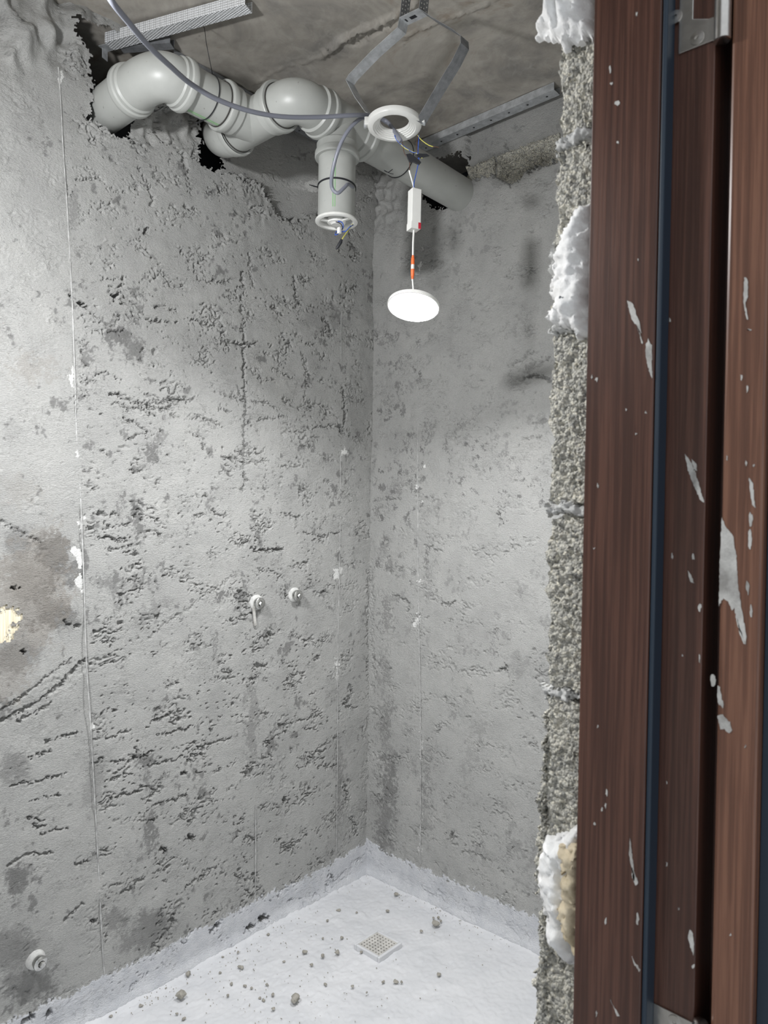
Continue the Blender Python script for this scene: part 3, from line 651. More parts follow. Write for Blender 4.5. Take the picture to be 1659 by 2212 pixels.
# upper hinge: L plate on the rebate, knuckle, leaf plate on the door lip
zt = pl(1450, 125, XB).z; zt2 = pl(1540, 98, XB).z
ya, yb = YA0-0.009, YB1
zc = pl(1490, 68, XB).z
m = MB(); th = 0.0022
m.prism([(XB-th, ya, zt), (XB-th, yb, zt), (XB-th, yb, zc+0.004), (XB-th, yb+0.006, zc+0.004), (XB-th, ya-0.013, zc+0.010), (XB-th, ya-0.013, zt+0.12), (XB-th, ya, zt+0.12)], (th, 0, 0))
hg = m.build('hinge_plate', HINGE, frame, False, 0.0006)
for sx, sy in ((1459, 36), (1506, 80)): screw(sx, sy, XB-th, hg)
m = MB(); yk = (YB1+YC1)/2; zk = pl(1560, 92, XB).z
m.sweep([(XB-0.004, yk, zk), (XB-0.004, yk, zk+0.0005), (XB-0.004, yk, zk+0.055), (XB-0.004, yk, zk+0.056), (XB-0.004, yk, zk+0.057), (XB-0.004, yk, zk+0.12)], [0.0066, 0.0074, 0.0074, 0.0064, 0.0074, 0.0074], 22)
m.build('hinge_knuckle', HINGE, hg, True)
m = MB(); m.box((XB-th, YC1-0.022, zk+0.052), (XB-0.0001, YC1+0.004, zk+0.12)); m.build('hinge_plate', HINGE, door, False, 0.0008)
# lower hinge
zb = pl(1405, 2160, XB).z
m = MB(); m.prism([(XB-th, ya+0.004, zb), (XB-th, yb, zb-0.001), (XB-th, yb, zb-0.12), (XB-th, ya+0.004, zb-0.12)], (th, 0, 0)); hg2 = m.build('hinge_plate', HINGE, frame, False, 0.0006)
screw(1458, 2206, XB-th, hg2)
zk2 = pl(1506, 2192, XB).z
m = MB(); m.sweep([(XB-0.004, yk, zk2-0.12), (XB-0.004, yk, zk2-0.004), (XB-0.004, yk, zk2-0.001), (XB-0.004, yk, zk2)], [0.0074, 0.0074, 0.006, 0.003], 22); m.build('hinge_knuckle', HINGE, hg2, True)

# dried plaster smears on frame and leaf
def smears(parent, planex, polys, seed):
    rs = random.Random(seed)
    for poly in polys:
        if len(poly) == 4 and not isinstance(poly[0], tuple):
            x, y, w, hh = poly; n = 9; pp = []
            for i in range(n):
                a = 2*math.pi*i/n; q = rs.uniform(.6, 1.15); pp.append((x+w*math.cos(a)*q, y+hh*math.sin(a)*q))
        else: pp = [(x+rs.uniform(-1, 1), y+rs.uniform(-1.5, 1.5)) for x, y in poly]
        rp = []
        for (xa, ya), (xb_, yb_) in zip(pp, pp[1:]+pp[:1]):
            nseg = max(1, int(math.hypot(xb_-xa, yb_-ya)/4))
            for i in range(nseg):
                t = i/nseg; rp.append((xa+(xb_-xa)*t+rs.uniform(-.9, .9), ya+(yb_-ya)*t+rs.uniform(-2.2, 2.2)))
        pp = rp
        m = MB(); m.prism([pl(x, y, planex-0.0006) for x, y in pp], (0.0010, 0, 0)); m.build('plaster_smear', SMEAR, parent)
jf, rf, lf = [bpy.data.objects[n] for n in ('jamb_face', 'rebate_face', 'leaf_lip')]
smears(jf, XA, [[(1355,650),(1366,655),(1380,690),(1385,720),(1376,705),(1366,690)], [(1374,700),(1388,735),(1386,742)], [(1400,730),(1409,745),(1408,815),(1402,800),(1395,770),(1394,745)], (1318,150,2,9), (1333,222,5,6), (1334,308,3,4), (1375,30,2,5),
    (1378,560,1.5,3), (1288,820,3,4),(1278,815,2,5), (1352,884,2,2),(1395,890,2,2),(1374,937,2,2),(1291,1050,2,6),(1283,1185,2,2), (1310,1714,2,8),(1308,1740,2,5),(1300,1748,2,3),(1284,1780,2,4),(1291,1570,2,2),
    [(1362,1810),(1365,1840),(1371,1900),(1368,1905),(1364,1870),(1359,1840)], [(1364,1870),(1372,1890),(1378,1905),(1372,1912),(1366,1895)], (1377,1985,3,14), (1308,1990,2,10), [(1364,2065),(1372,2080),(1383,2092),(1380,2097),(1370,2083)],
    [(1318,2160),(1330,2180),(1338,2192),(1332,2195),(1326,2180)], (1288,2190,2,8), (1320,180,3,3)], 21)
smears(rf, XB, [[(1478,982),(1486,985),(1500,1010),(1514,1060),(1520,1085),(1512,1080),(1498,1045),(1486,1012)], [(1494,990),(1503,1003),(1506,1018),(1499,1012)], [(1486,1232),(1493,1240),(1498,1258),(1492,1256)], (1497,1200,3,8),(1452,1200,2,8), (1511,1310,4,10),
    [(1490,2005),(1496,2015),(1500,2050),(1497,2062),(1490,2040),(1487,2025)], (1497,2085,3,6), (1440,1690,1.5,3),(1440,1865,1.5,4),(1466,1963,2,4), (1511,1420,2,8), (1474,1415,1.5,3), (1447,690,2,4)], 22)
smears(lf, XB, [[(1558,1118),(1566,1138),(1583,1158),(1590,1200),(1594,1260),(1600,1300),(1607,1340),(1612,1375),(1611,1390),(1602,1375),(1590,1340),(1586,1310),(1580,1320),(1572,1300),(1562,1290),(1553,1310),(1554,1240),(1556,1180)], [(1592,1335),(1600,1360),(1609,1392),(1605,1390),(1596,1365)],
    [(1617,1030),(1626,1042),(1629,1080),(1632,1095),(1625,1090),(1619,1060)], (1622,1120,4,16),(1620,1165,4,24), (1612,1000,2,6),(1570,990,2,6), [(1549,1480),(1555,1485),(1563,1525),(1560,1530),(1549,1518)], [(1549,1545),(1560,1545),(1576,1560),(1581,1580),(1574,1585),(1564,1575),(1556,1575)],
    (1615,1270,4,16), (1622,1320,3,18), (1628,1005,2,4), [(1608,598),(1615,605),(1616,640),(1611,655),(1616,690),(1613,690),(1606,650)], (1601,815,2,8), (1614,840,2,8), (1610,1612,2,3), (1618,712,5,3), (1540,1470,7,18), (1578,2020,2,3)], 23)
for o_ in (frame, door):
    o_.rotation_euler = (math.atan(TILT), 0, 0); o_.location.y += 1.31*TILT

# ------------------------------------------------------------------ drain pipe run under the ceiling
ZP = 2.384; R0 = 0.0545
pr = empty('drain_pipe_run', (-0.72, -0.30, ZP), 'grey white plastic drain pipes with elbows running under the ceiling', 'pipe')
def sock(L, r=R0, out=0.0105):
    """(offset, radius) of a socket mouth of length L, from body to lip"""
    return [(0, r+0.001), (0.004, r+0.0055), (L-0.020, r+0.0055), (L-0.017, r+out-0.001), (L-0.012, r+out), (L-0.004, r+out), (L-0.001, r+out-0.001), (L, r+out-0.002), (L, r+0.001)]
def fitting(name, pts, ends=(True, True), L=0.045, r=R0+0.001):
    """swept fitting whose ends widen to sockets along the end tangents"""
    pts = [Vector(p) for p in pts]; P = []; Rr = []
    t0 = (pts[0]-pts[1]).normalized(); t1 = (pts[-1]-pts[-2]).normalized()
    if ends[0]:
        for o_, q in sock(L)[::-1]: P.append(pts[0]+t0*(o_+0.0002)); Rr.append(q)
    for p in pts: P.append(p); Rr.append(r)
    if ends[1]:
        for o_, q in sock(L): P.append(pts[-1]+t1*(o_+0.0002)); Rr.append(q)
    m = MB(); m.sweep(P, Rr, 40); return m.build(name, PVC, pr, True, angle=35)
def pipe(a, b, r=R0, name='pipe_section'):
    m = MB(); a, b = Vector(a), Vector(b); m.sweep([a, a.lerp(b, .5), b], r, 40); return m.build(name, PVC, pr, True, angle=35)
def seal(c, axis, parent=pr):
    m = MB(); m.lathe([(R0+0.0005, -0.001), (R0+0.0022, 0), (R0+0.0022, 0.0022), (R0+0.0005, 0.003)], c, axis, 40); return m.build('rubber_seal', SEAL, parent, True)
XE = -1.015; YM = -0.214; XT = -0.724; YR = -0.388; XD = -0.572; RD = 0.0508
pipe((XE, 0.16, ZP), (XE, -0.085, ZP))
fitting('elbow', bez((XE, -0.118, ZP), (XE, YM-0.004, ZP), (XE+0.046, YM, ZP), 14), L=0.034)
bpy.data.objects['elbow'].name = 'elbow'
seal((XE+0.0805, YM, ZP), (1, 0, 0))
pipe((XE+0.06, YM, ZP), (XT-0.09, YM, ZP))
# tee where the run meets the cross branch
m = MB()
P = []; Rr = []
for o_, q in sock(0.045)[::-1]: P.append(Vector((XT-0.063-o_, YM, ZP))); Rr.append(q)
P += [Vector((XT-0.06, YM, ZP)), Vector((XT, YM, ZP))]; Rr += [R0+0.001]*2
m.sweep(P, Rr, 40)
P = []; Rr = []
P += [Vector((XT, -0.105, ZP)), Vector((XT, -0.285, ZP))]; Rr += [R0+0.0004]*2
for o_, q in sock(0.045): P.append(Vector((XT, -0.287-o_, ZP))); Rr.append(q)
m.sweep(P, Rr, 40); m.build('tee_fitting', PVC, pr, True, angle=35)
seal((XT-0.111, YM, ZP), (1, 0, 0)); seal((XT, -0.334, ZP), (0, 1, 0)); seal((XT, -0.1465, ZP), (0, 1, 0))
fitting('elbow', [(XT, -0.108, ZP), (XT, -0.106, ZP)] + bez((XT, -0.102, ZP), (XT+0.003, -0.075, ZP+0.004), (XT+0.030, -0.030, ZP+0.035), 8), (True, False), 0.036, R0-0.001)
pipe((XT+0.026, -0.036, ZP+0.031), (XT+0.09, 0.07, ZP+0.105), R0-0.0015)
fitting('elbow', [(XT, -0.325, ZP)] + bez((XT, -0.340, ZP), (XT+0.002, YR-0.008, ZP), (XT+0.060, YR, ZP), 14), (False, True), 0.046, R0-0.0005)
# drop tee
m = MB(); P = [Vector((XD-0.07, YR, ZP)), Vector((XD+0.065, YR, ZP))]; Rr = [R0+0.0012]*2
for o_, q in sock(0.045): P.append(Vector((XD+0.067+o_, YR, ZP))); Rr.append(q)
m.sweep(P, Rr, 40)
P = [Vector((XD, YR, ZP)), Vector((XD, YR, ZP-0.058))]; Rr = [RD+0.0008]*2
for o_, q in sock(0.042, RD): P.append(Vector((XD, YR, ZP-0.060-o_))); Rr.append(q)
m.sweep(P, Rr, 40); m.build('drop_tee', PVC, pr, True, angle=35)
seal((XD+0.1135, YR, ZP), (1, 0, 0))
pipe((XD+0.10, YR, ZP), (0.20, YR, ZP))
ZE = 2.117
pipe((XD, YR, ZP-0.09), (XD, YR, ZE), RD)
# green printed stripes
def stripe(c, axis, a, b, ang, R0=R0):
    axis = Vector(axis); q = Vector((0, 0, 1)).rotation_difference(axis)
    m = MB()
    for da in (-0.055, 0.055):
        vs = []; fs = []
        for k, t in enumerate((a, b)):
            for j, e in enumerate((-0.022, 0.022)):
                for rr in (R0-0.001, R0+0.0006):
                    vs.append(Vector(c) + axis*t + rr*(q @ Vector((math.cos(ang+da+e), math.sin(ang+da+e), 0))))
        m.add(vs, [(0,1,3,2),(4,6,7,5),(0,4,5,1),(2,3,7,6),(1,5,7,3),(0,2,6,4)])
    m.build('green_stripe', GREEN, pr)
def best_ang(c, axis, target):
    q = Vector((0, 0, 1)).rotation_difference(Vector(axis)); best = None
    for k in range(360):
        a = math.radians(k); p = Vector(c) + R0*(q @ Vector((math.cos(a), math.sin(a), 0)))
        if (p-Vector(CAM)).dot(q @ Vector((math.cos(a), math.sin(a), 0))) > 0: continue
        x, y = to_px(np.array(p)); e = (x-target[0])**2+(y-target[1])**2
        if best is None or e < best[0]: best = (e, a)
    return best[1]
c1 = (-0.884, YM, ZP); stripe(c1, (1, 0, 0), -0.050, 0.050, best_ang(c1, (1, 0, 0), (434, 247)))
c2 = (XD, YR, 2.2); stripe(c2, (0, 0, 1), -0.068, 0.06, best_ang(c2, (0, 0, 1), (722, 420)), RD)

# exhaust fan insert at the lower mouth of the drop pipe
fan = empty('exhaust_fan', (XD, YR, ZE-0.004), 'small white round exhaust fan insert in the open pipe end', 'fan')
m = MB(); m.lathe([(0.0495, 0.004), (0.056, 0.003), (0.0580, 0.0), (0.0578, -0.003), (0.054, -0.005), (0.047, -0.005), (0.0435, -0.002), (0.042, 0.004), (0.042, 0.02), (0.0495, 0.02)], (XD, YR, ZE-0.004), (0, 0, 1), 48, True); m.build('flange', WHITE, fan, True)
m = MB(); m.lathe([(0.0, -0.010), (0.013, -0.010), (0.016, -0.007), (0.024, -0.006), (0.026, -0.002), (0.026, 0.02), (0.0, 0.02)], (XD, YR, ZE-0.004), (0, 0, 1), 36); m.build('motor_hub', WHITE, fan, True)
for k in range(3):
    a = 0.6+k*2*math.pi/3; d = Vector((math.cos(a), math.sin(a), 0)); e = Vector((-d.y, d.x, 0)); m = MB()
    m.obox(Vector((XD, YR, ZE-0.006))+d*0.033, d*0.012, e*0.004, Vector((0, 0, 0.003))); m.build('spoke', WHITE, fan)
for k in range(6):
    a = 0.1+k*math.pi/3; d = Vector((math.cos(a), math.sin(a), 0)); e = Vector((-d.y, d.x, 0)); m = MB()
    m.obox(Vector((XD, YR, ZE+0.012))+d*0.033, d*0.010, e*0.009+Vector((0, 0, 0.004)), Vector((0, 0, 0.0008))); m.build('blade', WHITE, fan)
def wire(pts, r, material, name, parent=None, n=8, k=6):
    m = MB(); m.sweep(spline(pts, k), r, n); return m.build(name, material, parent, True, angle=80)
DF = 1.92
fp = lambda x, y, d=DF: at_d(x, y, d)
wire([fp(724,478,1.95), fp(738,480), fp(741,492), fp(730,505,1.9), fp(724,507,1.9), fp(728,500), fp(745,500,1.9), fp(756,490,1.9), fp(763,486,1.93)], 0.0014, BLUE, 'blue_lead', fan)
wire([fp(762,484,1.93), fp(752,498,1.9), fp(742,512,1.88), fp(737,520,1.88)], 0.0013, YEL, 'yellow_lead', fan)
wire([fp(720,478,1.95), fp(734,482), fp(740,492,1.92), fp(735,498,1.9)], 0.0012, BLK, 'black_lead', fan)
m = MB(); m.sweep([fp(738,517,1.88), fp(736,523,1.88), fp(730,533,1.88), fp(726,538,1.88)], [0.003, 0.0046, 0.0042, 0.0022], 10); m.build('terminal_cap', BLK, fan, True)
m = MB(); m.obox(fp(733,498,1.9), (0.004,0,0), (0,0.005,0), (0,0,0.008)); m.build('clear_connector', WHITE, fan, False, 0.001)

# cable tie and tie wires around the pipes
m = MB(); m.lathe([(RD+0.0006, -0.0022), (RD+0.0022, -0.0022), (RD+0.0022, 0.0022), (RD+0.0006, 0.0022)], (XD, YR, 2.205), (0.05, 0.02, 1), 48, True)
tie = m.build('cable_tie', BLK, None, True); tag(tie, 'black cable tie strapped around the vertical drop pipe', 'cable tie')
m = MB(); pd_ = at_d(690, 405, 1.95); m.sweep([pd_, at_d(677, 402, 1.93), at_d(668, 399, 1.92)], [0.0018, 0.0018, 0.001], 6); m.build('tie_tail', BLK, tie, True)
def tiewire(label, x, y, tail, hang):
    m = MB(); m.lathe([(R0+0.0004, -0.0011), (R0+0.0022, -0.0011), (R0+0.0022, 0.0011), (R0+0.0004, 0.0011)], (x, y, ZP), (1, 0.02, 0), 48, True)
    o = m.build('tie_wire', BLK, None, True); tag(o, label, 'wire', 'tie wires holding the pipes')
    if tail: wire(tail, 0.001, BLK, 'twisted_end', o, 6)
    if hang: wire(hang, 0.0009, BLK, 'hanging_strand', o, 6)
tiewire('thin black tie wire looped around the left pipe between two fittings', at_plane(446, 208, 1, YM).x, YM, [at_d(440,260,1.80), at_d(432,264,1.79), at_d(420,267,1.78)], [at_plane(428,120,2,CEIL), at_plane(440,60,2,CEIL)+Vector((0,0,0.0)), at_plane(446,95,2,2.50), Vector((at_plane(461,215,1,YM).x, YM, ZP+R0))])
tiewire('thin dark tie wire around the right pipe below the round ring', at_plane(862, 335, 1, YR).x, YR, [at_d(848,366,2.07), at_d(838,372,2.06), at_d(830,368,2.06), at_d(842,374,2.05), at_d(850,376,2.05)], None)

# ------------------------------------------------------------------ ceiling metal profiles
def knurl_material():
    m = metal_material('knurled_steel', (0.86, 0.88, 0.90), 0.36, 0.1, 0.25); n = N(m)
    vo = n.new('ShaderNodeTexVoronoi'); vo.inputs['Scale'].default_value = 165; vo.inputs['Randomness'].default_value = 0.0; n.l(n.coord((1, 1, 1)), vo.inputs['Vector'])
    n.bump(vo.outputs['Distance'], 0.9, 0.004); return m
KN = knurl_material()
def rail(name, a, b, side, w, hgt, label, material=GALV, t=0.0012, holes=0):
    """U channel: web along a-b facing down, two flanges turned up; side = horizontal width direction"""
    a, b = Vector(a), Vector(b); L = (b-a).normalized(); s = Vector(side); s = (s-L*s.dot(L)).normalized(); u = L.cross(s).normalized()
    if u.z < 0: u = -u
    root = empty(name, (a+b)/2, label, 'metal profile')
    c = (a+b)/2; hl = (b-a)/2
    m = MB(); m.obox(c, hl, s*w/2, u*t/2); m.build('web', KN if material is KN else material, root)
    for sg in (-1, 1):
        m = MB(); m.obox(c+s*sg*(w/2-t/2)+u*(hgt/2+t/2), hl, s*t/2, u*hgt/2); m.build('flange', material, root)
    for k in range(holes):
        p = a.lerp(b, (k+0.5)/holes); m = MB(); m.lathe([(0.0, -t*0.9), (0.0035, -t*0.9), (0.0035, t*0.2)], p, u, 14); m.build('punched_hole', BLK, root)
    return root
za = CEIL-0.035
pa, pb = at_plane(236, 100, 2, za), at_plane(537, 18, 2, za)
pdv = (pb-pa).normalized()
kn = rail('ceiling_profile', pa, pb, Vector((-pdv.y, pdv.x, 0)), 0.034, 0.026, 'knurled galvanised profile offcut hanging across the upper left ceiling', KN)
s_ = Vector((-pdv.y, pdv.x, 0))
m = MB(); m.obox(pa-pdv*0.012+Vector((0, 0, -0.002)), pdv*0.012, s_*0.014, Vector((0, 0, 0.0008))); m.obox(pa-pdv*0.02+Vector((0, 0, -0.014))+s_*0.006, pdv*0.0008, s_*0.010, Vector((0, 0, 0.014))); m.build('bent_tab', GALV, kn)
m = MB(); m.lathe([(0, -0.003), (0.004, -0.002), (0.005, 0.001)], pa.lerp(pb, .58)+s_*0.010, (0, 0, 1), 12); m.build('screw', GALV, kn, True)
pa, pb = at_plane(262, 108, 2, CEIL-0.03), at_plane(372, 99, 2, CEIL-0.03)
rail('ceiling_profile', pa, pb, (0, 1, 0), 0.027, 0.024, 'short plain steel track tucked above the left elbow', GALVD)
xa = at_plane(372, 100, 1, -0.02).x
rail('ceiling_profile', (xa, -0.016, CEIL-0.03), (-0.10, -0.016, CEIL-0.03), (0, 1, 0), 0.026, 0.026, 'steel track along the left wall behind the pipes', GALVD, holes=4)
ya_ = at_plane(1204, 180, 0, -0.02).y
rail('ceiling_profile', (-0.022, ya_, CEIL-0.026), (-0.022, at_plane(905, 300, 0, -0.02).y, CEIL-0.026), (1, 0, 0), 0.036, 0.022, 'galvanised track running along the right wall at the ceiling', GALV, holes=8)

# ------------------------------------------------------------------ strap hanger with round ring
DP = 1.72
plate = at_d(893, 38, DP); XS = plate.x
def yz(x, y): return at_plane(x, y, 0, XS)
hang = empty('strap_hanger', plate, 'perforated steel hanger with two bent straps carrying the round ring', 'hanger')
wv = Vector((0.032, 0, 0))
pL, pR = yz(872, 46), yz(914, 26)
m = MB(); m.ribbon([pL, pR], wv*1.05, 0.0015); hp = m.build('cross_plate', GALV, hang)
m = MB(); pm_ = (pL+pR)/2; dv = (pR-pL)
nv = dv.cross(wv).normalized()*0.0011
if nv.z > 0: nv = -nv
for f_, sz in ((0.5, 0.30), (0.14, 0.07)):
    m.obox(pL+dv*f_+nv*0.9, dv*sz/2, wv*0.16, nv*0.1)
m.build('slot', BLK, hp)
for (p_, q_) in ((pL, (868, -90)), (pR, (914, -90))):
    e = Vector((p_.x, p_.y-0.012, CEIL)); m = MB(); m.ribbon([p_, p_.lerp(e, .5), e], wv*0.95, 0.0015); lg = m.build('perforated_leg', GALVD, hang)
    m = MB(); d = (e-p_); nn = d.cross(wv).normalized()
    if nn.y > 0: nn = -nn
    for k in range(9):
        for s in (-1, 0, 1): m.lathe([(0, 0.0009), (0.0018, 0.0009), (0.0018, 0.0002)], p_+d*((k+.5+0.25*(s == 0))/9)+wv*0.3*s, nn, 8)
    hh = m.build('punched_hole', WHITE, lg); tag(hh, kind='stuff')
ringc = at_d(852, 264, DP)
sl = [pL, yz(868, 66), yz(810, 118), yz(762, 168), yz(756, 178), yz(775, 215), yz(797, 246)]
sr = [pR, yz(940, 44), yz(985, 70), yz(1003, 84), yz(1004, 100), yz(985, 138), yz(950, 195), yz(908, 266)]
for pts in (sl, sr):
    m = MB(); m.ribbon(pts, wv, 0.0012); m.build('bent_strap', GALV if pts is sl else GALVD, hang)

tocam = (Vector(CAM)-ringc); tocam.z = 0; tocam.normalize()
ax = (Vector((0, 0, -1)) + tocam*0.06).normalized()
rg = empty('spotlight_ring', ringc, 'white round ribbed mounting ring hanging from the straps', 'ring')
m = MB(); m.lathe([(k_*0.94, z_) for k_, z_ in [(0.070, 0.0), (0.0705, 0.006), (0.068, 0.011), (0.062, 0.014), (0.055, 0.0145), (0.0535, 0.012), (0.050, 0.012), (0.049, 0.009), (0.046, 0.009), (0.045, 0.006), (0.0425, 0.006), (0.0415, 0.003), (0.0385, 0.003), (0.037, 0.0), (0.037, -0.004), (0.060, -0.004)]], ringc, ax, 64, True)
m.build('ring_body', WHITE, rg, True, angle=30)
side = ax.cross(Vector((0, 0, 1))).normalized(); fwd = side.cross(ax).normalized()
for sg, off in ((1, .0), (-1, .012)):
    m = MB(); m.obox(ringc+side*sg*0.067+fwd*off-ax*0.0, side*0.005, fwd*0.007, ax*0.010); m.build('clip_tab', WHITE, rg, False, 0.0015)
    m = MB(); m.obox(ringc+side*sg*0.0705+fwd*off+ax*0.006, side*0.003, fwd*0.0035, ax*0.008); m.build('spring_clip', GALV, rg, False, 0.0005)

# ------------------------------------------------------------------ grey supply cables
_c0 = at_d(205,-60,1.05)
c1p = [Vector((_c0.x-0.16, _c0.y+0.02, CEIL)), Vector((_c0.x-0.14, _c0.y+0.02, 2.40)), Vector((_c0.x-0.07, _c0.y+0.01, 2.20)), _c0, at_d(225,-25,1.08), at_d(245,8,1.10), at_d(275,45,1.15), at_d(320,98,1.24), at_d(368,143,1.34), at_d(412,181,1.43), at_d(470,215,1.50), at_d(540,240,1.57), at_d(610,252,1.63), at_d(690,253,1.68), at_d(760,249,1.71), at_d(800,250,1.75), at_d(835,262,1.78), at_d(858,292,1.745), at_d(866,306,1.74)]
tag(wire(c1p, 0.0051, CABLE, 'supply_cable', None, 12), 'long grey electric cable sagging from the ceiling into the round ring', 'cable')
c2p = [at_d(842,268,1.80), at_d(815,254,1.78), at_d(785,254,1.75), at_d(762,270,1.745), at_d(742,298,1.75), at_d(727,335,1.76), at_d(717,378,1.78), at_d(717,405,1.80), at_d(729,417,1.80), at_d(743,406,1.81), at_d(752,398,1.83), at_d(762,404,1.90)]
tag(wire(c2p, 0.0046, CABLE, 'looped_cable', None, 12), 'grey cable looping down in front of the vertical drop pipe', 'cable')

# ------------------------------------------------------------------ hanging LED panel light
def led_light(root, top, drv, con, disc, axis, power, detail=True):
    """driver box, cable, orange connector and a round luminous panel hanging below"""
    def P(p): return Vector(p)
    top, disc = P(top), P(disc); axis = Vector(axis).normalized()
    m = MB(); m.lathe([(0.0, 0.0), (0.0605, 0.0), (0.0605, 0.0006)], disc, axis, 64)
    em = bpy.data.materials.new('led_panel_glow'); em.use_nodes = True; nt = em.node_tree; nt.nodes.clear()
    out = nt.nodes.new('ShaderNodeOutputMaterial'); e = nt.nodes.new('ShaderNodeEmission'); e.inputs[0].default_value = (0.985, 0.99, 1.0, 1); e.inputs[1].default_value = power
    nt.links.new(e.outputs[0], out.inputs[0])
    m.build('luminous_disc', em, root)
    m = MB(); m.lathe([(0.0612, 0.001), (0.064, 0.0004), (0.0645, -0.002), (0.0635, -0.008), (0.056, -0.012), (0.0, -0.012)], disc, axis, 64); m.build('panel_rim', WHITE, root, True)
    ctop = disc-axis*0.012
    m = MB(); m.sweep([ctop, ctop+Vector((0, 0, 0.004)), ctop+Vector((0, 0, 0.012))], [0.005, 0.0045, 0.0022], 12); m.build('cable_grommet', ORANGE, root, True)
    c0, c1 = P(con[0]), P(con[1])
    wire([ctop, ctop.lerp(c0, .5)+Vector((0.001, 0, 0)), c0], 0.0023, WHITE, 'lower_cable', root, 10)
    cc = lambda t: c0.lerp(c1, t)
    m = MB(); m.sweep([cc(0), cc(.04), cc(.08), cc(.10), cc(.14), cc(.42), cc(.42)], [0.0028, 0.0034, 0.0028, 0.0036, 0.0042, 0.0046, 0.003], 14); m.sweep([cc(.61), cc(.61), cc(.86), cc(.90), cc(.92), cc(.96), cc(1)], [0.003, 0.0046, 0.0042, 0.0036, 0.0028, 0.0034, 0.0028], 14)
    m.build('orange_connector', ORANGE, root, True, angle=35)
    m = MB(); m.sweep([cc(.42), cc(.61)], 0.0043, 14); m.build('connector_band', WHITE, root, True)
    d0, d1 = P(drv[0]), P(drv[1])
    wire([c1, c1.lerp(d0, .5)+Vector((-0.001, 0, 0)), d0], 0.0025, WHITE, 'middle_cable', root, 10)
    az = (d1-d0); h_ = az.length; az.normalize()
    aa = math.radians(-13); s1 = Vector((math.sin(YAW+aa), -math.cos(YAW+aa), 0)); 
    s1 = (s1-az*s1.dot(az)).normalized(); s2 = az.cross(s1).normalized()
    q = math.radians(38); e1 = s1*math.cos(q)+s2*math.sin(q); e2 = -s1*math.sin(q)+s2*math.cos(q)
    c = (d0+d1)/2
    m = MB(); m.obox(c, e1*0.0125, e2*0.0125, az*h_/2); bx = m.build('driver_box', WHITE, root, False, 0.0012)
    if detail:
        m = MB(); m.obox(d0+az*0.008, e1*0.0127, e2*0.0127, az*0.0075)
        rd = m.build('red_label', RED, bx); rd['label'] = 'red printed corner of the driver box'
        m = MB(); m.obox(d0+az*0.0075-(e1-e2)*0.0+e1*-0.004, e1*0.0093, e2*0.01285, az*0.0085); 
        m.build('white_face_edge', WHITE, bx)
    wire([d1, d1.lerp(top, .5)+Vector((0.003, 0.002, 0)), top], 0.0021, WHITE, 'upper_cable', root, 10)
DL = 1.745
disc = at_d(893, 664, DL)
tc = Vector(CAM)-disc; tc.z = 0; tc.normalize(); rs_ = Vector((tc.y, -tc.x, 0))
lax = (Vector((0, 0, -1)) + tc*0.30 + rs_*0.10).normalized()
l1 = empty('led_panel_light', disc, 'lit round LED panel hanging on a cable below its white driver box', 'lamp')
led_light(l1, at_d(884, 368, DL), (at_d(894, 497, DL), at_d(896, 411, DL)), (at_d(891, 603, DL), at_d(892, 552, DL)), disc, lax, LED_POWER)
# its twin hangs further left in the room, beyond the picture edge
disc2 = Vector((-1.80, -0.72, 1.99))
l2 = empty('led_panel_light', disc2, 'second LED panel hanging further left in the room, outside the picture', 'lamp')
led_light(l2, disc2+Vector((0, 0, .60)), (disc2+Vector((0, 0, .2)), disc2+Vector((0, 0, .3))), (disc2+Vector((0, 0, .07)), disc2+Vector((0, 0, .13))), disc2, (0.72, 0.34, -0.60), LED_POWER_2)

# loose wires and insulating tape between ring and driver
lw = empty('loose_wires', at_d(892, 340, DL), 'thin blue, brown and yellow wires taped together under the ring', 'wires')
q = lambda x, y, d=DL: at_d(x, y, d)
wire([q(852,292), q(858,304), q(872,316), q(890,328), q(902,332), q(905,345), q(900,370), q(894,398), q(896,410)], 0.0011, BLUE, 'blue_wire', lw)
wire([q(858,300), q(872,318), q(890,327), q(906,334), q(912,342)], 0.0010, YEL, 'yellow_wire', lw)
wire([q(905,292), q(904,310), q(903,330), q(904,345)], 0.0011, BLUE, 'blue_wire', lw)
wire([q(903,292), q(900,312), q(902,332)], 0.0010, BROWNW, 'brown_wire', lw)
wire([q(902,292), q(910,302), q(925,313), q(936,317)], 0.0010, YEL, 'earth_wire', lw); wire([q(935,317), q(942,317), q(948,319)], 0.0010, BROWNW, 'copper_end', lw)
wire([q(868,300), q(871,318), q(874,332), q(884,346), q(885,360), q(885,370)], 0.0010, BROWNW, 'brown_wire', lw)
for poly in ([(876,333),(886,331),(900,340),(910,350),(905,356),(893,350),(884,350)], [(897,335),(905,331),(922,332),(928,336),(912,340),(902,340)]):
    m = MB(); n_ = -Vector(fw)*0.004; m.prism([at_d(x, y, DL-0.002) for x, y in poly], -n_); m.build('tape_flag', BLK, lw, False, 0.0008)

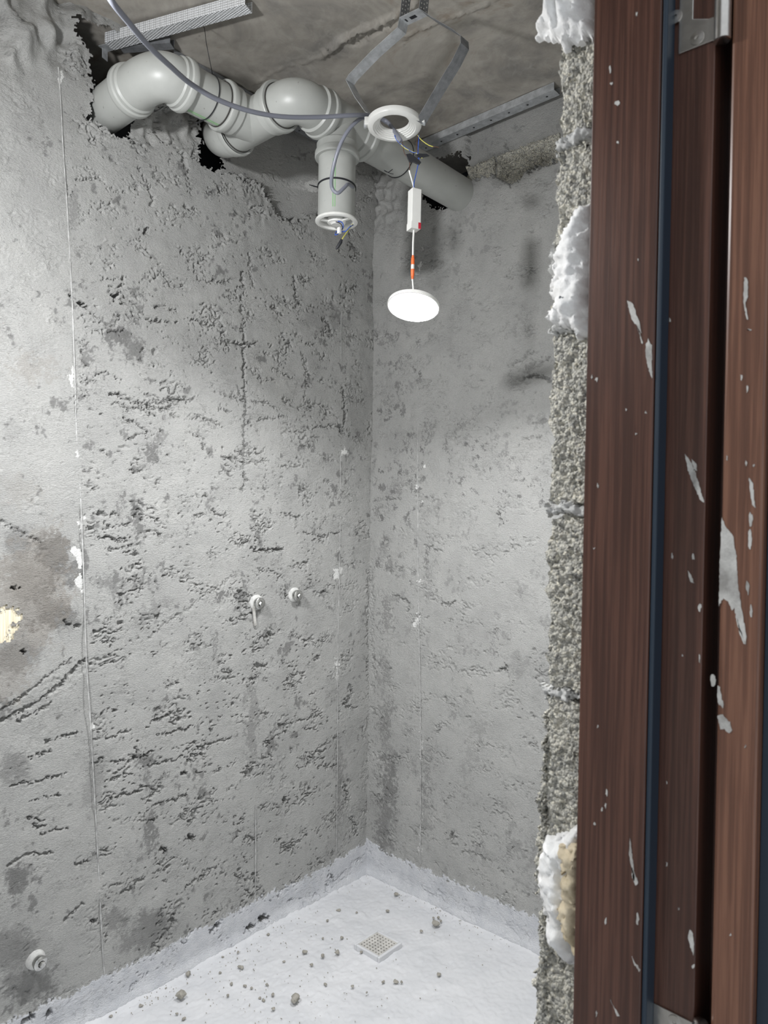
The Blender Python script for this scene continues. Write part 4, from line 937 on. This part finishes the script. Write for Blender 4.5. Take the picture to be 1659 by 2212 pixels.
# ------------------------------------------------------------------ capped water outlets in the left wall
def outlet(label, x, y, r, drip, tilt):
    c = at_plane(x, y, 1, -0.004); root = empty('water_outlet', c, label, 'water outlet', 'capped water outlets')
    ax_ = Vector((tilt, -1, -0.05)).normalized()
    m = MB(); m.lathe([(r*1.6, -0.012), (r*1.45, -0.001), (r*1.2, 0.003), (r*1.0, 0.004)], c, ax_, 24); m.build('mortar_collar', MORT, root, True)
    m = MB(); m.lathe([(r, -0.01), (r, 0.012), (r*1.12, 0.013), (r*1.12, 0.018), (r*0.95, 0.020), (r*0.55, 0.021), (r*0.5, 0.017), (0, 0.017)], c, ax_, 24); m.build('threaded_fitting', CHROME, root, True)
    m = MB()
    m.lathe([(r*0.52, 0.018), (r*0.52, 0.027), (r*0.42, 0.029), (0, 0.029)], c, ax_, 6); m.build('plug', CHROME, root)
    if drip:
        b0 = at_plane(x-7, y+10, 1, -0.006); b1 = at_plane(x-4, y+48, 1, -0.004)
        m = MB(); m.sweep([b0, b0.lerp(b1, .5), b1, b1+Vector((-0.003, 0, -0.003))], [0.006, 0.0045, 0.0055, 0.003], 8); m.build('putty_drip', SMEAR, root, True)
outlet('capped chrome water outlet with a white putty drip on the left wall', 555, 1302, 0.0165, True, -0.05)
outlet('capped chrome water outlet nearest the corner, without a drip', 637, 1285, 0.0165, False, 0.0)
outlet('low capped water outlet near the floor in the bottom left', 80, 2075, 0.0150, False, 0.1)

# ------------------------------------------------------------------ screed guide strips set in the plaster (parts of the walls)
BEADM = metal_material('zinc_bead', (0.56, 0.56, 0.55), 0.6, 0.5, 0.1)
def bead(parent, axis, pts, w=0.0026, t=0.002, off=-0.0021):
    P = [at_plane(x, y, axis, off) for x, y in pts]
    P = spline(P, 5)
    wv_ = Vector((w, 0, 0)) if axis == 1 else Vector((0, w, 0))
    m = MB(); m.ribbon(P, wv_, t); m.build('guide_bead', BEADM, parent)
bead(wall_left, 1, [(126,145),(131,220),(136,320),(143,420),(149,520),(156,660),(161,800),(165,940),(174,1080),(181,1250),(186,1420),(195,1560),(204,1720),(212,1870),(222,2060),(226,2108)])
bead(wall_left, 1, [(737,560),(737,800),(736,1000),(734,1200),(730,1400),(729,1600),(727,1800),(726,1845)], 0.0022, 0.0015)
bead(wall_left, 1, [(552,1740),(552,1850),(551,1945)], 0.0024, 0.002)
bead(wall_right, 0, [(905,740),(903,950),(903,1150),(904,1300),(908,1500),(909,1700),(908,1868)], 0.0024, 0.002)

# ------------------------------------------------------------------ floor drain
ca = at_plane(770, 2037, 2, 0.014); cb = at_plane(863, 2037, 2, 0.014); ct = at_plane(815, 2013, 2, 0.014); cb2 = at_plane(818, 2062, 2, 0.014)
cx = (ca.x+cb.x+ct.x+cb2.x)/4; cy = (ca.y+cb.y+ct.y+cb2.y)/4; S_ = 0.052
dr = empty('floor_drain', (cx, cy, 0), 'square floor drain with a perforated steel grate set in white coating', 'drain')
m = MB(); g = 0.043
for (a, b) in (((-S_, -S_), (S_, -g)), ((-S_, g), (S_, S_)), ((-S_, -g), (-g, g)), ((g, -g), (S_, g))):
    m.box((cx+a[0], cy+a[1], -0.004), (cx+b[0], cy+b[1], 0.0135))
m.build('frame', MF, dr, False, 0.0025)
m = MB(); nH = 7; step = 2*(g-0.002)/nH; bar = step*0.31; z0, z1 = 0.0095, 0.0115
e0 = -(g-0.002)
for i in range(nH+1):
    w_ = bar if 0 < i < nH else bar*1.1
    m.box((cx+e0+i*step-w_, cy+e0, z0), (cx+e0+i*step+w_, cy-e0, z1)); m.box((cx+e0, cy+e0+i*step-w_, z0-0.0001), (cx-e0, cy+e0+i*step+w_, z1-0.0001))
m.build('grate', metal_material('worn_steel', (0.74, 0.72, 0.68), 0.5, 0.3, 0.3), dr)
m = MB(); m.box((cx-g, cy-g, 0.004), (cx+g, cy+g, 0.006)); m.build('dark_well', BLK, dr)

# ------------------------------------------------------------------ mortar chips and grit on the floor
def chip(px, py, size, seed, label, group=None):
    c = at_plane(px, py, 2, 0.004); rs = random.Random(seed)
    bm = bmesh.new(); bmesh.ops.create_icosphere(bm, subdivisions=2, radius=1.0)
    for v in bm.verts:
        k = 1 + 0.22*math.sin(v.co.x*3.1+seed)+0.18*math.sin(v.co.y*4.3+seed*1.7)+rs.uniform(-.10, .10)
        v.co = Vector((v.co.x*size*k, v.co.y*size*k*rs.uniform(.88, 1.0), v.co.z*size*0.62*k))
    zmin = min(v.co.z for v in bm.verts)
    for v in bm.verts: v.co.z -= zmin
    me = bpy.data.meshes.new('mortar_chip'); bm.to_mesh(me); bm.free()
    me.polygons.foreach_set('use_smooth', [True]*len(me.polygons)); me.set_sharp_from_angle(angle=math.radians(35))
    o = link('mortar_chip', me, CHIP); o.location = (c.x, c.y, 0.0012); o.rotation_euler.z = seed
    tag(o, label, 'debris', 'mortar chips on the white floor')
BIG = [(391,2156,9.5,'large angular mortar chip lying lowest on the floor left of the drain'), (637,2162,9,'large rounded mortar chip on the floor directly below and left of the drain'), (940,1998,7,'mortar chip on the floor right of the drain with small crumbs around it'),
       (406,2106,5.5,'dark mortar chip just above the largest chip at the left'), (520,2090,5,'jagged mortar chip on the floor between the left wall and the middle'), (855,1933,4.5,'mortar chip closest to the corner of the room'),
       (658,2058,4.6,'leftmost of three chips in a row left of the drain'), (697,2066,4.4,'middle one of three chips in a row left of the drain'), (728,2059,5,'rightmost of three chips in a row left of the drain'),
       (948,2106,4,'single mortar chip on the floor lower right of the drain'), (855,2121,4.4,'mortar chip straight below the drain beside two crumbs'), (731,1967,4,'mortar chip near the wall band above and left of the drain')]
for i, (x, y, s, lab) in enumerate(BIG): chip(x, y, s*0.5*2*at_plane(x, y, 2, 0).length**0*((Vector(CAM)-at_plane(x, y, 2, 0)).length/F)*0.95, i+1, lab)
def crumb_label(x, y):
    if x < 450: w_ = 'on the floor by the coated band at the lower left'
    elif x < 620: w_ = 'on the floor left of the large rounded chip'
    elif x < 760 and y < 2100: w_ = 'on the floor just left of the drain'
    elif x < 860 and y < 2000: w_ = 'on the floor between the drain and the corner'
    elif x >= 860 and y < 2030: w_ = 'on the floor right of the drain beside the bigger chip'
    else: w_ = 'on the floor in front of the drain'
    return 'tiny grey mortar crumb ' + w_
SM = [(770,1971),(837,1968),(707,1989),(697,2027),(738,2026),(910,2011),(613,2077),(673,2085),(828,2121),(867,2121),(792,2144),(703,2126),(761,2130),(936,1983),(947,1983),(952,1990),(475,2101),(500,2126),(529,2129),(543,2134),
      (481,2067),(492,2151),(561,2156),(570,2161),(304,2172),(239,2195),(382,2190),(397,2201),(579,2019),(514,2057),(577,2126),(590,2179),(568,2160),(576,2126),(589,2149),(780,2057)]
for i, (x, y) in enumerate(SM): chip(x, y, (2.2+1.2*((i*37) % 10)/10)*((Vector(CAM)-at_plane(x, y, 2, 0)).length/F), 50+i, crumb_label(x, y))
rs = random.Random(77); m = MB()
for i in range(400):
    if rs.random() < 0.45:
        x = rs.uniform(250, 1100); y0 = 1883+abs(x-796)*(0.545 if x < 796 else 0.48); y = y0+abs(rs.gauss(0, 16))+4
    else: x = rs.gauss(560, 170); y = rs.uniform(1990, 2210)
    p = at_plane(x, y, 2, 0.002)
    if p.x > -0.02 or p.y > -0.02 or p.x < -1.4 or (abs(p.x-cx) < .075 and abs(p.y-cy) < .075): continue
    s = rs.uniform(0.0005, 0.0014)
    m.obox((p.x, p.y, 0.0012+s*0.3), (s, s*rs.uniform(-.4, .4), 0), (s*rs.uniform(-.3, .3), s*.8, s*.2), (0, s*.2, s*0.7))
g_ = m.build('floor_grit', CHIP); tag(g_, 'fine grey grit sprinkled over the white floor', 'grit', kind='stuff')
